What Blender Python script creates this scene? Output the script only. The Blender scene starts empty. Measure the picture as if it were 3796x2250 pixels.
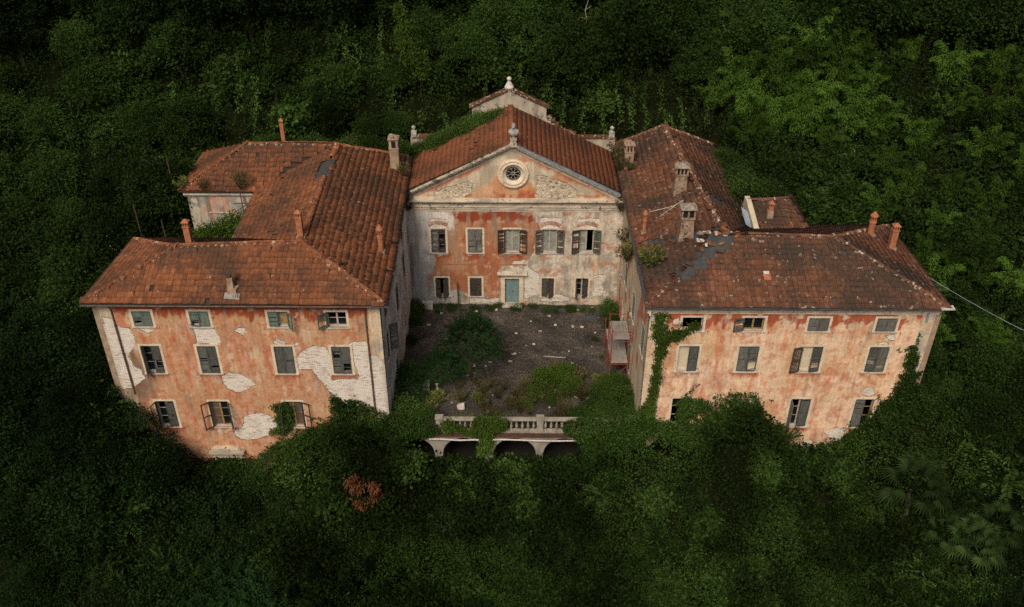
import bpy, math, random
import numpy as np
from mathutils import Vector, Matrix

random.seed(7)
S = bpy.context.scene
COL = S.collection
R = math.radians

# ------------------------------------------------------------------ camera
CAM = Vector((0.10, -43.49, 38.90))
cam_d = bpy.data.cameras.new("camera")
cam_d.sensor_fit = 'HORIZONTAL'
cam_d.sensor_width = 36.0
cam_d.lens = 36.0 * 3450.0 / 3796.0
cam_d.clip_end = 2000.0
cam = bpy.data.objects.new("camera", cam_d)
COL.objects.link(cam)
_p, _y, _r = R(33.95), R(-0.10), R(0.20)
_f = Vector((math.sin(_y) * math.cos(_p), math.cos(_y) * math.cos(_p), -math.sin(_p)))
_rt = Vector((math.cos(_y), -math.sin(_y), 0))
_up = _rt.cross(_f)
_x = math.cos(_r) * _rt + math.sin(_r) * _up
_u = -math.sin(_r) * _rt + math.cos(_r) * _up
cam.matrix_world = Matrix(((_x.x, _u.x, -_f.x, CAM.x), (_x.y, _u.y, -_f.y, CAM.y), (_x.z, _u.z, -_f.z, CAM.z), (0, 0, 0, 1)))
S.camera = cam

# ------------------------------------------------------------------ sky and sun
SUN_AZ = R(197)      # from the front left
SUN_EL = R(48)
world = bpy.data.worlds.new("World")
S.world = world
world.use_nodes = True
wn = world.node_tree
sky = wn.nodes.new('ShaderNodeTexSky')
sky.sky_type = 'NISHITA'
sky.sun_disc = False
sky.sun_elevation = SUN_EL
sky.sun_rotation = SUN_AZ
sky.air_density = 0.7
sky.dust_density = 6.0
sky.ozone_density = 0.3
bg = wn.nodes['Background']
bg.inputs['Strength'].default_value = 0.068
wn.links.new(sky.outputs[0], bg.inputs['Color'])
sun_d = bpy.data.lights.new("sun", 'SUN')
sun_d.energy = 2.35
sun_d.angle = R(22)
sun_d.color = (1.0, 0.86, 0.68)
sun = bpy.data.objects.new("sun", sun_d)
COL.objects.link(sun)
_sd = Vector((math.sin(SUN_AZ) * math.cos(SUN_EL), math.cos(SUN_AZ) * math.cos(SUN_EL), math.sin(SUN_EL)))
sun.location = _sd * 80
sun.rotation_euler = _sd.to_track_quat('Z', 'Y').to_euler()

S.view_settings.view_transform = 'Standard'
S.view_settings.look = 'None'
S.view_settings.exposure = 0.13
S.view_settings.gamma = 1.0
S.view_settings.use_curve_mapping = False
S.cycles.max_bounces = 4
S.cycles.diffuse_bounces = 2
S.cycles.glossy_bounces = 2
S.cycles.transmission_bounces = 3
S.cycles.transparent_max_bounces = 4
S.cycles.use_denoising = False
S.cycles.sample_clamp_indirect = 3.0
S.cycles.use_adaptive_sampling = False

# ------------------------------------------------------------------ helpers: objects
def link(o, parent=None):
    COL.objects.link(o)
    if parent is not None:
        o.parent = parent
        o.matrix_parent_inverse = parent.matrix_world.inverted() if parent.get('_loc') is None else Matrix.Translation(-Vector(parent['_loc']))
    return o

ROOTLOC = {}
def empty(name, loc, label, cat, group=None):
    o = bpy.data.objects.new(name, None)
    COL.objects.link(o)
    o.location = loc
    o.empty_display_size = 0.3
    tag(o, label, cat, group)
    ROOTLOC[o.name] = Vector(loc)
    return o

def tag(o, label, cat, group=None):
    o['label'] = label
    o['category'] = cat
    if group:
        o['group'] = group
    return o

def obj(name, me, parent=None, m=None):
    """mesh in world coordinates; parents only translate"""
    o = bpy.data.objects.new(name, me)
    COL.objects.link(o)
    if m is not None:
        o.matrix_world = m
    if parent is not None:
        o.parent = parent
        loc = ROOTLOC.get(parent.name)
        if loc is not None:
            o.matrix_parent_inverse = Matrix.Translation(-loc)
    return o

def nest(o, parent):
    """part or sub-part whose parent is itself a mesh at the origin of a root"""
    o.parent = parent
    if parent.name in ROOTLOC:
        o.matrix_parent_inverse = Matrix.Translation(-ROOTLOC[parent.name])
    return o

def mesh_np(name, V, F, mat=None, col=None, smooth=False):
    """V (n,3), F (m,k) numpy arrays"""
    V = np.asarray(V, np.float32); F = np.asarray(F, np.int32)
    me = bpy.data.meshes.new(name)
    n, (m, k) = len(V), F.shape
    me.vertices.add(n); me.vertices.foreach_set('co', V.ravel())
    me.loops.add(m * k); me.loops.foreach_set('vertex_index', F.ravel())
    me.polygons.add(m)
    me.polygons.foreach_set('loop_start', np.arange(0, m * k, k, dtype=np.int32))
    me.polygons.foreach_set('loop_total', np.full(m, k, np.int32))
    if smooth:
        me.polygons.foreach_set('use_smooth', np.ones(m, bool))
    me.update(calc_edges=True)
    if col is not None:
        a = me.color_attributes.new('col', 'FLOAT_COLOR', 'POINT')
        c = np.ones((n, 4), np.float32); c[:, :3] = col
        a.data.foreach_set('color', c.ravel())
    if mat is not None:
        me.materials.append(mat)
    return me

class Fr:
    """a frame on a wall: u along it, n out of it, z up"""
    def __init__(s, O, U, N):
        s.O, s.U, s.N = Vector(O), Vector(U), Vector(N)
    def __call__(s, u, n, z):
        return s.O + s.U * u + s.N * n + Vector((0, 0, z))
    def moved(s, u, n, z=0):
        return Fr(s(u, n, z), s.U, s.N)
    def turned(s, a):
        c, k = math.cos(a), math.sin(a)
        return Fr(s.O, s.U * c + s.N * k, s.N * c - s.U * k)

WORLD_FR = Fr((0, 0, 0), (1, 0, 0), (0, 1, 0))

class MB:
    def __init__(s):
        s.v = []; s.f = []
    def add(s, vs, fs):
        b = len(s.v); s.v += [tuple(x) for x in vs]; s.f += [tuple(i + b for i in f) for f in fs]
    def quad(s, a, b, c, d):
        s.add([a, b, c, d], [(0, 1, 2, 3)])
    def box(s, fr, u0, u1, n0, n1, z0, z1, jit=0.0):
        vs = [fr(u, n, z) for z in (z0, z1) for n in (n0, n1) for u in (u0, u1)]
        if jit:
            vs = [v + Vector([random.uniform(-jit, jit) for _ in range(3)]) for v in vs]
        s.add(vs, [(0, 1, 3, 2), (4, 6, 7, 5), (0, 4, 5, 1), (2, 3, 7, 6), (0, 2, 6, 4), (1, 5, 7, 3)])
    def prism(s, fr, poly, u0, u1):
        """poly of (n,z) drawn along u"""
        k = len(poly)
        vs = [fr(u0, n, z) for n, z in poly] + [fr(u1, n, z) for n, z in poly]
        s.add(vs, [tuple(range(k))[::-1], tuple(range(k, 2 * k))] + [(i, (i + 1) % k, k + (i + 1) % k, k + i) for i in range(k)])
    def slab(s, fr, poly, n0, n1):
        """poly of (u,z) given a thickness along n"""
        k = len(poly)
        vs = [fr(u, n0, z) for u, z in poly] + [fr(u, n1, z) for u, z in poly]
        s.add(vs, [tuple(range(k))[::-1], tuple(range(k, 2 * k))] + [(i, (i + 1) % k, k + (i + 1) % k, k + i) for i in range(k)])
    def tube(s, pts, r, k=6, r1=None):
        pts = [Vector(p) for p in pts]
        n = len(pts); rings = []
        for i, p in enumerate(pts):
            d = (pts[min(i + 1, n - 1)] - pts[max(i - 1, 0)]).normalized()
            a = d.orthogonal().normalized() if abs(d.z) < .95 else Vector((1, 0, 0))
            a = (a - d * a.dot(d)).normalized(); b = d.cross(a)
            rr = r if r1 is None else r + (r1 - r) * i / max(1, n - 1)
            rings.append([p + (a * math.cos(t) + b * math.sin(t)) * rr for t in [2 * math.pi * j / k for j in range(k)]])
        vs = [v for q in rings for v in q]
        fs = [(i * k + j, i * k + (j + 1) % k, (i + 1) * k + (j + 1) % k, (i + 1) * k + j) for i in range(n - 1) for j in range(k)]
        fs += [tuple(range(k))[::-1], tuple((n - 1) * k + j for j in range(k))]
        s.add(vs, fs)
    def lathe(s, c, prof, k=12, sx=1, sy=1):
        c = Vector(c); vs = []; n = len(prof)
        for r, z in prof:
            vs += [c + Vector((r * sx * math.cos(2 * math.pi * j / k), r * sy * math.sin(2 * math.pi * j / k), z)) for j in range(k)]
        fs = [(i * k + j, i * k + (j + 1) % k, (i + 1) * k + (j + 1) % k, (i + 1) * k + j) for i in range(n - 1) for j in range(k)]
        fs += [tuple(range(k))[::-1], tuple((n - 1) * k + j for j in range(k))]
        s.add(vs, fs)
    def build(s, name, mat, parent=None, smooth=False):
        me = bpy.data.meshes.new(name)
        me.from_pydata(s.v, [], s.f)
        me.materials.append(mat)
        if smooth:
            for p in me.polygons:
                p.use_smooth = True
        me.update()
        return obj(name, me, parent)

# ------------------------------------------------------------------ helpers: noise and polygons (numpy)
_tab = np.random.RandomState(3).rand(256, 256)
def vnoise(x, y):
    xi = np.floor(x).astype(int); yi = np.floor(y).astype(int)
    fx = x - xi; fy = y - yi
    fx = fx * fx * (3 - 2 * fx); fy = fy * fy * (3 - 2 * fy)
    g = lambda a, b: _tab[a & 255, b & 255]
    return (g(xi, yi) * (1 - fx) + g(xi + 1, yi) * fx) * (1 - fy) + (g(xi, yi + 1) * (1 - fx) + g(xi + 1, yi + 1) * fx) * fy
def fbm(x, y, o=4):
    x = np.asarray(x, float); y = np.asarray(y, float)
    t = 0; a = 1; n = 0
    for i in range(o):
        t = t + a * vnoise(x * 2 ** i + 17.3 * i, y * 2 ** i + 9.1 * i); n += a; a *= .5
    return t / n
def sstep(a, b, x):
    t = np.clip((x - a) / (b - a), 0, 1)
    return t * t * (3 - 2 * t)
def poly_sdf(px, py, poly):
    """signed distance, positive outside"""
    P = np.array(poly, float); n = len(P)
    d = np.full(px.shape, 1e9); inside = np.zeros(px.shape, bool)
    for i in range(n):
        a, b = P[i], P[(i + 1) % n]
        e = b - a; wx, wy = px - a[0], py - a[1]
        t = np.clip((wx * e[0] + wy * e[1]) / (e @ e + 1e-12), 0, 1)
        d = np.minimum(d, np.hypot(wx - e[0] * t, wy - e[1] * t))
        c = ((a[1] > py) != (b[1] > py)) & (px < (b[0] - a[0]) * (py - a[1]) / (b[1] - a[1] + 1e-12) + a[0])
        inside ^= c
    return np.where(inside, -d, d)
def rect_sdf(px, py, r):
    x0, x1, y0, y1 = r
    dx = np.maximum(x0 - px, px - x1); dy = np.maximum(y0 - py, py - y1)
    return np.where((dx > 0) & (dy > 0), np.hypot(np.maximum(dx, 0), np.maximum(dy, 0)), np.maximum(dx, dy))

# ------------------------------------------------------------------ helpers: materials
class NT:
    def __init__(s, name):
        s.m = bpy.data.materials.new(name); s.m.use_nodes = True
        s.t = s.m.node_tree; s.b = s.t.nodes['Principled BSDF']
        s.out = s.t.nodes['Material Output']
        s.geo = s.t.nodes.new('ShaderNodeNewGeometry')
    def n(s, kind, **kw):
        x = s.t.nodes.new(kind)
        for k, v in kw.items():
            setattr(x, k, v)
        return x
    def l(s, a, b):
        s.t.links.new(a, b)
    def noise(s, scale, detail=4, rough=.55, vec=None, stretch=None):
        x = s.n('ShaderNodeTexNoise'); x.inputs['Scale'].default_value = scale
        x.inputs['Detail'].default_value = detail; x.inputs['Roughness'].default_value = rough
        v = vec or s.geo.outputs['Position']
        if stretch:
            mp = s.n('ShaderNodeMapping'); mp.inputs['Scale'].default_value = stretch
            s.l(v, mp.inputs['Vector']); v = mp.outputs['Vector']
        s.l(v, x.inputs['Vector'])
        return x.outputs['Fac']
    def ramp(s, fac, stops, interp='LINEAR'):
        x = s.n('ShaderNodeValToRGB'); cr = x.color_ramp; cr.interpolation = interp
        while len(cr.elements) < len(stops):
            cr.elements.new(.5)
        for e, (p, c) in zip(cr.elements, stops):
            e.position = p
            e.color = (c, c, c, 1) if isinstance(c, (int, float)) else (*c, 1)
        s.l(fac, x.inputs['Fac'])
        return x.outputs['Color']
    def mix(s, fac, a, b, mode='MIX'):
        x = s.n('ShaderNodeMix', data_type='RGBA', blend_type=mode)
        for sock, v in ((x.inputs['Factor'], fac), (x.inputs[6], a), (x.inputs[7], b)):
            if isinstance(v, (int, float)):
                sock.default_value = v
            elif isinstance(v, tuple):
                sock.default_value = (*v, 1)
            else:
                s.l(v, sock)
        return x.outputs[2]
    def math(s, op, a, b=None):
        x = s.n('ShaderNodeMath', operation=op)
        for i, v in enumerate((a, b)):
            if v is None:
                continue
            if isinstance(v, (int, float)):
                x.inputs[i].default_value = v
            else:
                s.l(v, x.inputs[i])
        return x.outputs[0]
    def bump(s, h, strength=.4, dist=.02):
        x = s.n('ShaderNodeBump'); x.inputs['Strength'].default_value = strength; x.inputs['Distance'].default_value = dist
        s.l(h, x.inputs['Height']); s.l(x.outputs['Normal'], s.b.inputs['Normal'])
    def done(s, color, rough=.85, spec=.25, metal=0.0):
        if isinstance(color, tuple):
            s.b.inputs['Base Color'].default_value = (*color, 1)
        else:
            s.l(color, s.b.inputs['Base Color'])
        s.b.inputs['Roughness'].default_value = rough
        s.b.inputs['Specular IOR Level'].default_value = spec
        s.b.inputs['Metallic'].default_value = metal
        return s.m

def pmat(name, ca, cb, scale=2.0, rough=.88, bump=.35, bscale=25, lo=.35, hi=.65, isl=0.0, objr=0.0, stretch=None, metal=0.0, spec=.25, speck=None):
    t = NT(name)
    c = t.ramp(t.noise(scale, 6, .6, stretch=stretch), [(lo, ca), (hi, cb)])
    if speck:
        sc, th, col = speck
        c = t.mix(t.ramp(t.noise(sc, 3), [(th, 0.0), (th + .04, 1.0)]), c, col)
    if isl or objr:
        if isl:
            f = t.geo.outputs['Random Per Island']; amt = isl
        else:
            oi = t.n('ShaderNodeObjectInfo'); f = oi.outputs['Random']; amt = objr
        c = t.mix(1.0, c, t.ramp(f, [(0, 1 - amt), (1, 1 + amt * .6)]), 'MULTIPLY')
    if bump:
        t.bump(t.noise(bscale, 5), bump)
    return t.done(c, rough, spec, metal)

def leafmat(name, cols, rough=.75, trans=.22, spec=.06, objr=.25):
    t = NT(name)
    k = len(cols)
    c = t.ramp(t.geo.outputs['Random Per Island'], [(i / max(1, k - 1), q) for i, q in enumerate(cols)])
    c = t.mix(1.0, c, t.ramp(t.noise(.16, 4, .6), [(.3, .42), (.7, 1.5)]), 'MULTIPLY')
    oi = t.n('ShaderNodeObjectInfo')
    c = t.mix(1.0, c, t.ramp(oi.outputs['Random'], [(0, 1 - objr), (1, 1 + objr)]), 'MULTIPLY')
    t.done(c, rough, spec)
    tr = t.n('ShaderNodeBsdfTranslucent'); t.l(c, tr.inputs['Color'])
    mx = t.n('ShaderNodeMixShader'); mx.inputs[0].default_value = trans
    t.l(t.b.outputs[0], mx.inputs[1]); t.l(tr.outputs[0], mx.inputs[2])
    t.l(mx.outputs[0], t.out.inputs['Surface'])
    return t.m

def vcolmat(name, bump=.35, rough=.9, var=.22, bscale=14):
    """pigment painted per vertex, with fine grain on top"""
    t = NT(name)
    a = t.n('ShaderNodeAttribute'); a.attribute_name = 'col'
    c = t.mix(1.0, a.outputs['Color'], t.ramp(t.noise(9, 6, .65), [(.3, 1 - var), (.7, 1 + var)]), 'MULTIPLY')
    c = t.mix(1.0, c, t.ramp(t.noise(1.0, 5, .6, stretch=(7, 7, .8)), [(.35, 1 - var * .6), (.65, 1 + var * .5)]), 'MULTIPLY')
    t.bump(t.noise(bscale, 6, .7), bump)
    return t.done(c, rough, .15)

def tilemat(name, cols, moss, mossy, lichen, per, objr=False):
    """cols: island colours; moss: dark growth colour; mossy: 0..1 amount; lichen: pale spots"""
    t = NT(name)
    if objr:
        oi = t.n('ShaderNodeObjectInfo'); f = oi.outputs['Random']
    else:
        f = t.geo.outputs['Random Per Island']
    k = len(cols)
    c = t.ramp(f, [(i / (k - 1), q) for i, q in enumerate(cols)])
    c = t.mix(1.0, c, t.ramp(t.noise(11, 5, .65), [(.3, .62), (.7, 1.3)]), 'MULTIPLY')
    big = t.noise(.22, 5, .62)
    fine = t.noise(5.5, 4, .65)
    mm = t.math('ADD', t.math('MULTIPLY', big, .62), t.math('MULTIPLY', fine, .38))
    c = t.mix(t.ramp(mm, [(.60 - .16 * mossy, 0.0), (.72 - .16 * mossy, min(1.0, .35 + .6 * mossy))]), c, moss)
    if lichen:
        c = t.mix(t.ramp(t.noise(lichen[1], 2, .5), [(lichen[2], 0.0), (lichen[2] + .03, .85)]), c, lichen[0])
    t.bump(t.noise(30, 4), .3)
    return t.done(c, .9, .15)
# ------------------------------------------------------------------ materials
PEACH = np.array((.51, .275, .155)); REDP = np.array((.31, .076, .034)); CREAM = np.array((.62, .50, .35))
WHITEP = np.array((.62, .57, .51)); GREYP = np.array((.33, .32, .30)); DIRT = np.array((.10, .085, .07)); TANP = np.array((.50, .34, .20))
M = {}
M['plaster'] = vcolmat('weathered_plaster')
M['brickwall'] = pmat('whitewashed_mortar', (.54, .49, .43), (.38, .34, .29), 1.6, bump=.6, bscale=18)
t = NT('whitewashed_brick')
_c = t.ramp(t.geo.outputs['Random Per Island'], [(0, (.46, .30, .22)), (.05, (.56, .48, .41)), (.16, (.64, .59, .53)), (1, (.69, .645, .585))])
_c = t.mix(t.ramp(t.noise(1.3, 5), [(.50, 0.0), (.66, .55)]), _c, (.40, .36, .32))
_c = t.mix(t.ramp(t.noise(11, 4), [(.66, 0.0), (.72, .7)]), _c, (.38, .22, .16))
t.bump(t.noise(30, 4), .4)
M['brick'] = t.done(_c)
M['rawbrick'] = pmat('bare_red_brick', (.34, .15, .10), (.52, .36, .27), 5, isl=.35, bump=.5)
M['stone'] = pmat('rubble_stone', (.62, .55, .43), (.32, .25, .17), 4.5, isl=.55, bump=.8, bscale=12)
M['trim'] = pmat('cream_trim', (.72, .62, .47), (.54, .45, .34), 1.2, bump=.35, speck=(6, .63, (.25, .22, .18)))
M['cornice'] = pmat('stained_cornice', (.60, .52, .40), (.30, .265, .22), 1.7, bump=.5, stretch=(.6, 1, 2.5), speck=(4, .62, (.13, .12, .11)))
M['sill'] = pmat('grey_stone_sill', (.58, .52, .44), (.35, .31, .26), 3)
M['shutter'] = pmat('weathered_green_shutter', (.050, .056, .050), (.11, .112, .102), 3, stretch=(4, 4, 1), bump=.3, objr=.35)
M['shutter_green'] = pmat('faded_green_shutter', (.070, .105, .088), (.14, .17, .145), 3, stretch=(4, 4, 1), bump=.3, objr=.25)
M['shutter_dark'] = pmat('dark_brown_shutter', (.036, .030, .027), (.08, .068, .06), 3, stretch=(4, 4, 1), bump=.3, objr=.3)
M['shutter_grey'] = pmat('bleached_grey_shutter', (.075, .073, .068), (.155, .148, .135), 3, stretch=(4, 4, 1), bump=.3, objr=.3)
M['woodframe'] = pmat('bleached_window_wood', (.46, .43, .38), (.28, .25, .21), 5)
M['ochrewood'] = pmat('ochre_window_wood', (.36, .24, .10), (.20, .13, .06), 4)
M['brownwood'] = pmat('brown_window_wood', (.11, .075, .05), (.065, .045, .032), 4)
M['glass'] = NT('dark_window_glass').done((.010, .012, .012), .12, .5)
M['dustglass'] = pmat('dusty_window_glass', (.17, .19, .165), (.33, .33, .29), 3, rough=.35, bump=0)
M['creampanel'] = pmat('cream_inner_panel', (.62, .55, .40), (.48, .42, .30), 1.5, bump=.1)
M['brownpane'] = pmat('brown_boarded_pane', (.085, .062, .045), (.13, .095, .07), 3, bump=.1)
M['door'] = pmat('teal_door_paint', (.12, .20, .21), (.20, .28, .28), 2.5, stretch=(4, 4, 1), bump=.2)
M['dark'] = pmat('interior_shade', (.012, .011, .010), (.02, .018, .016), 1, bump=0)  # near-black colour painted in for shade inside chimney tops and vault
M['metal'] = pmat('rusty_iron', (.10, .06, .045), (.05, .04, .035), 8)
M['gutter'] = pmat('brown_gutter', (.085, .06, .05), (.16, .13, .11), 3)
M['pipe'] = pmat('rusty_drainpipe', (.17, .10, .06), (.09, .065, .05), 4)
M['zinc'] = pmat('blue_grey_zinc', (.34, .40, .48), (.22, .26, .32), 2, rough=.5, metal=.3)
M['redpole'] = pmat('red_scaffold_paint', (.30, .060, .03), (.15, .045, .03), 5)
M['board'] = pmat('grey_scaffold_board', (.30, .28, .26), (.20, .18, .16), 3, stretch=(1, .4, 1))
M['felt'] = pmat('grey_roof_felt', (.070, .074, .078), (.044, .047, .05), 4, bump=.8, bscale=4)
M['deck'] = pmat('old_roof_boards', (.05, .038, .028), (.03, .024, .02), 4)
M['mortar'] = pmat('lime_mortar', (.36, .32, .26), (.17, .14, .11), 6, bump=.8)
M['terracotta'] = pmat('terracotta_flue', (.42, .17, .085), (.28, .11, .06), 4, bump=.3)
M['chimplaster'] = pmat('chimney_plaster', (.40, .31, .22), (.23, .165, .12), 2.2, bump=.5, speck=(5, .6, (.36, .17, .10)))
M['statue'] = pmat('weathered_statue_stone', (.46, .44, .40), (.20, .19, .175), 5, bump=.5, bscale=14)
M['balustrade'] = pmat('mossy_balustrade_stone', (.36, .33, .27), (.20, .185, .15), 3, bump=.5)
M['arcade'] = pmat('arcade_render', (.33, .31, .27), (.20, .18, .155), 1.2, bump=.5, stretch=(2, 2, .7))
M['band'] = pmat('terracotta_band', (.11, .050, .032), (.055, .038, .028), 3)
M['sooty'] = pmat('sooty_chimney_brick', (.36, .28, .20), (.20, .125, .085), 3.5, bump=.7, speck=(4, .58, (.09, .07, .055)))
M['whitepipe'] = pmat('white_gutter_pipe', (.62, .60, .56), (.45, .42, .38), 4)
_t = ((.165, .060, .028), (.27, .098, .042), (.215, .077, .033), (.31, .130, .060), (.185, .067, .031), (.285, .106, .046), (.105, .048, .029), (.245, .089, .039))
_t2 = ((.12, .048, .028), (.20, .078, .040), (.155, .058, .032), (.25, .115, .065), (.11, .048, .031))
_tc = ((.17, .064, .034), (.23, .086, .042), (.20, .074, .037), (.25, .098, .049))
_mossL = (.055, .034, .024); _lichen = (.46, .43, .34)
def _soft(cols, k, tint=(1, 1, 1)):
    m = [sum(c[i] for c in cols) / len(cols) for i in range(3)]
    return tuple(tuple((c[i] + (m[i] - c[i]) * k) * tint[i] for i in range(3)) for c in cols)
_t = _soft(_t, .15, (.97, 1.0, 1.05)); _t2 = _soft(_t2, .2, (.92, .98, 1.02)); _tc = _soft(_tc, .2)
for _n, _o in (('', False), ('_single', True)):
    M['tileL' + _n] = tilemat('orange_roof_tile' + _n, _t, (.070, .042, .029), .85, (_lichen, 2.6, .735), None, _o)
    M['tileR' + _n] = tilemat('brown_roof_tile' + _n, _t2, (.052, .038, .029), 1.0, ((.30, .28, .23), 3.0, .675), None, _o)
    M['tileC' + _n] = tilemat('red_roof_tile' + _n, _tc, (.06, .036, .026), .6, None, None, _o)
M['ridgeL'] = tilemat('ridge_tile_orange', _t, _mossL, .35, (_lichen, 3.5, .66), None, True)
M['ridgeR'] = tilemat('ridge_tile_brown', _t2, (.05, .036, .026), .6, (_lichen, 3.5, .60), None, True)

# ------------------------------------------------------------------ walls
def shell(name, fr, u0, u1, z0, z1, holes, mat, parent, depth=.38, top=None):
    """masonry wall with real openings and reveals; top(u) cuts a gable"""
    us = sorted({u0, u1, *[h[0] for h in holes], *[h[1] for h in holes]})
    zs = sorted({z0, z1, *[h[2] for h in holes], *[h[3] for h in holes]})
    mb = MB()
    for a, b in zip(us, us[1:]):
        for c, d in zip(zs, zs[1:]):
            mu, mz = (a + b) / 2, (c + d) / 2
            if any(h[0] < mu < h[1] and h[2] < mz < h[3] for h in holes):
                continue
            mb.quad(fr(a, 0, c), fr(b, 0, c), fr(b, 0, d), fr(a, 0, d))
            mb.quad(fr(a, -depth, c), fr(a, -depth, d), fr(b, -depth, d), fr(b, -depth, c))
    for h in holes:
        a, b, c, d = h[:4]
        mb.quad(fr(a, 0, c), fr(a, 0, d), fr(a, -depth, d), fr(a, -depth, c))
        mb.quad(fr(b, 0, c), fr(b, -depth, c), fr(b, -depth, d), fr(b, 0, d))
        mb.quad(fr(a, 0, c), fr(a, -depth, c), fr(b, -depth, c), fr(b, 0, c))
        mb.quad(fr(a, 0, d), fr(b, 0, d), fr(b, -depth, d), fr(a, -depth, d))
    return mb.build(name, mat, parent)

def plaster(name, fr, u0, u1, z0, z1, field, colour, parent, step=.075, n=.045):
    """plaster skin: a fine sheet, cut along field = 0 with a broken edge that has thickness"""
    nu = int((u1 - u0) / step) + 1; nz = int((z1 - z0) / step) + 1
    U, Z = np.meshgrid(np.linspace(u0, u1, nu), np.linspace(z0, z1, nz), indexing='ij')
    F = field(U, Z)
    C = colour(U, Z)
    Cf = C.reshape(-1, 3); Ff = F.ravel(); Uf = U.ravel(); Zf = Z.ravel()
    verts = [(Uf[i], n, Zf[i]) for i in range(len(Uf))]
    cols = [Cf[i] for i in range(len(Uf))]
    faces = []; cut = {}
    def edge(i, j):
        k = (i, j) if i < j else (j, i)
        if k not in cut:
            t_ = Ff[k[0]] / (Ff[k[0]] - Ff[k[1]])
            cut[k] = len(verts)
            verts.append((Uf[k[0]] + (Uf[k[1]] - Uf[k[0]]) * t_, n, Zf[k[0]] + (Zf[k[1]] - Zf[k[0]]) * t_))
            cols.append(Cf[k[0]] * (1 - t_) + Cf[k[1]] * t_)
        return cut[k]
    skirts = []
    pos = Ff > 0
    for i in range(nu - 1):
        for j in range(nz - 1):
            a = i * nz + j; q = (a, a + nz, a + nz + 1, a + 1)
            s_ = pos[a] + 0 + pos[q[1]] + pos[q[2]] + pos[q[3]]
            if s_ == 4:
                faces.append((q[0], q[1], q[2])); faces.append((q[0], q[2], q[3]))
            elif s_:
                for tri in ((q[0], q[1], q[2]), (q[0], q[2], q[3])):
                    poly = []; cutpts = []
                    for k in range(3):
                        c, d = tri[k], tri[(k + 1) % 3]
                        if pos[c]:
                            poly.append(c)
                        if pos[c] != pos[d]:
                            e = edge(c, d); poly.append(e); cutpts.append(e)
                    for k in range(1, len(poly) - 1):
                        faces.append((poly[0], poly[k], poly[k + 1]))
                    if len(cutpts) == 2:
                        skirts.append(cutpts)
    back = {}
    for a, b in skirts:
        for k in (a, b):
            if k not in back:
                back[k] = len(verts); verts.append((verts[k][0], 0.0, verts[k][2])); cols.append(cols[k] * .9)
        faces.append((a, b, back[b])); faces.append((a, back[b], back[a]))
    V = np.array(verts)
    O, Uv, Nv = np.array(fr.O), np.array(fr.U), np.array(fr.N)
    P = O + V[:, :1] * Uv + V[:, 1:2] * Nv; P[:, 2] += V[:, 2]
    me = mesh_np(name, P, np.array(faces), M['plaster'], np.array(cols))
    return obj(name, me, parent)

def patch_field(patches, rough=.10, seed=0):
    def f(U, Z):
        nz_ = (fbm(U * 2.2 + seed, Z * 2.2, 5) - .5) * rough * 4 + (fbm(U * 6.5 + seed, Z * 6.5, 3) - .5) * .22
        d = np.full(U.shape, 9.0)
        for p in patches:
            d = np.minimum(d, poly_sdf(U, Z, p))
        return d + nz_ * np.clip(d + .6, 0, .6)
    return f

def brickwork(name, fr, patches, field, parent, mat, bl=.26, bh=.075, n0=.004, keep=.93, lim=(-99, 99)):
    mb = MB(); rnd = random.Random(5)
    for p in patches:
        us = [q[0] for q in p]; zs = [q[1] for q in p]
        z = math.floor(min(zs) / bh) * bh; r = 0
        while z < max(zs):
            u = math.floor(min(us) / bl) * bl + (bl / 2 if int(round(z / bh)) % 2 else 0)
            row = []
            while u < max(us):
                row.append(u); u += bl
            if row:
                cu = np.array(row) + bl / 2
                dd = field(cu, np.full(len(row), z + bh / 2))
                for uu, d_ in zip(row, dd):
                    if d_ < .02 and lim[0] < uu and uu + bl < lim[1] and rnd.random() < keep:
                        o = n0 + rnd.random() * .010
                        w = bl - .018
                        j = [rnd.uniform(-.004, .004) for _ in range(4)]
                        a = [fr(uu + j[0], o, z + .007), fr(uu + w + j[1], o, z + .007), fr(uu + w + j[2], o, z + bh - .007), fr(uu + j[3], o, z + bh - .007)]
                        b = [fr(uu, -.01, z), fr(uu + w, -.01, z), fr(uu + w, -.01, z + bh), fr(uu, -.01, z + bh)]
                        mb.add(a + b, [(0, 1, 2, 3), (0, 4, 5, 1), (1, 5, 6, 2), (2, 6, 7, 3), (3, 7, 4, 0)])
            z += bh
    o = mb.build(name, mat, parent); o['kind'] = 'stuff'
    return o

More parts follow.
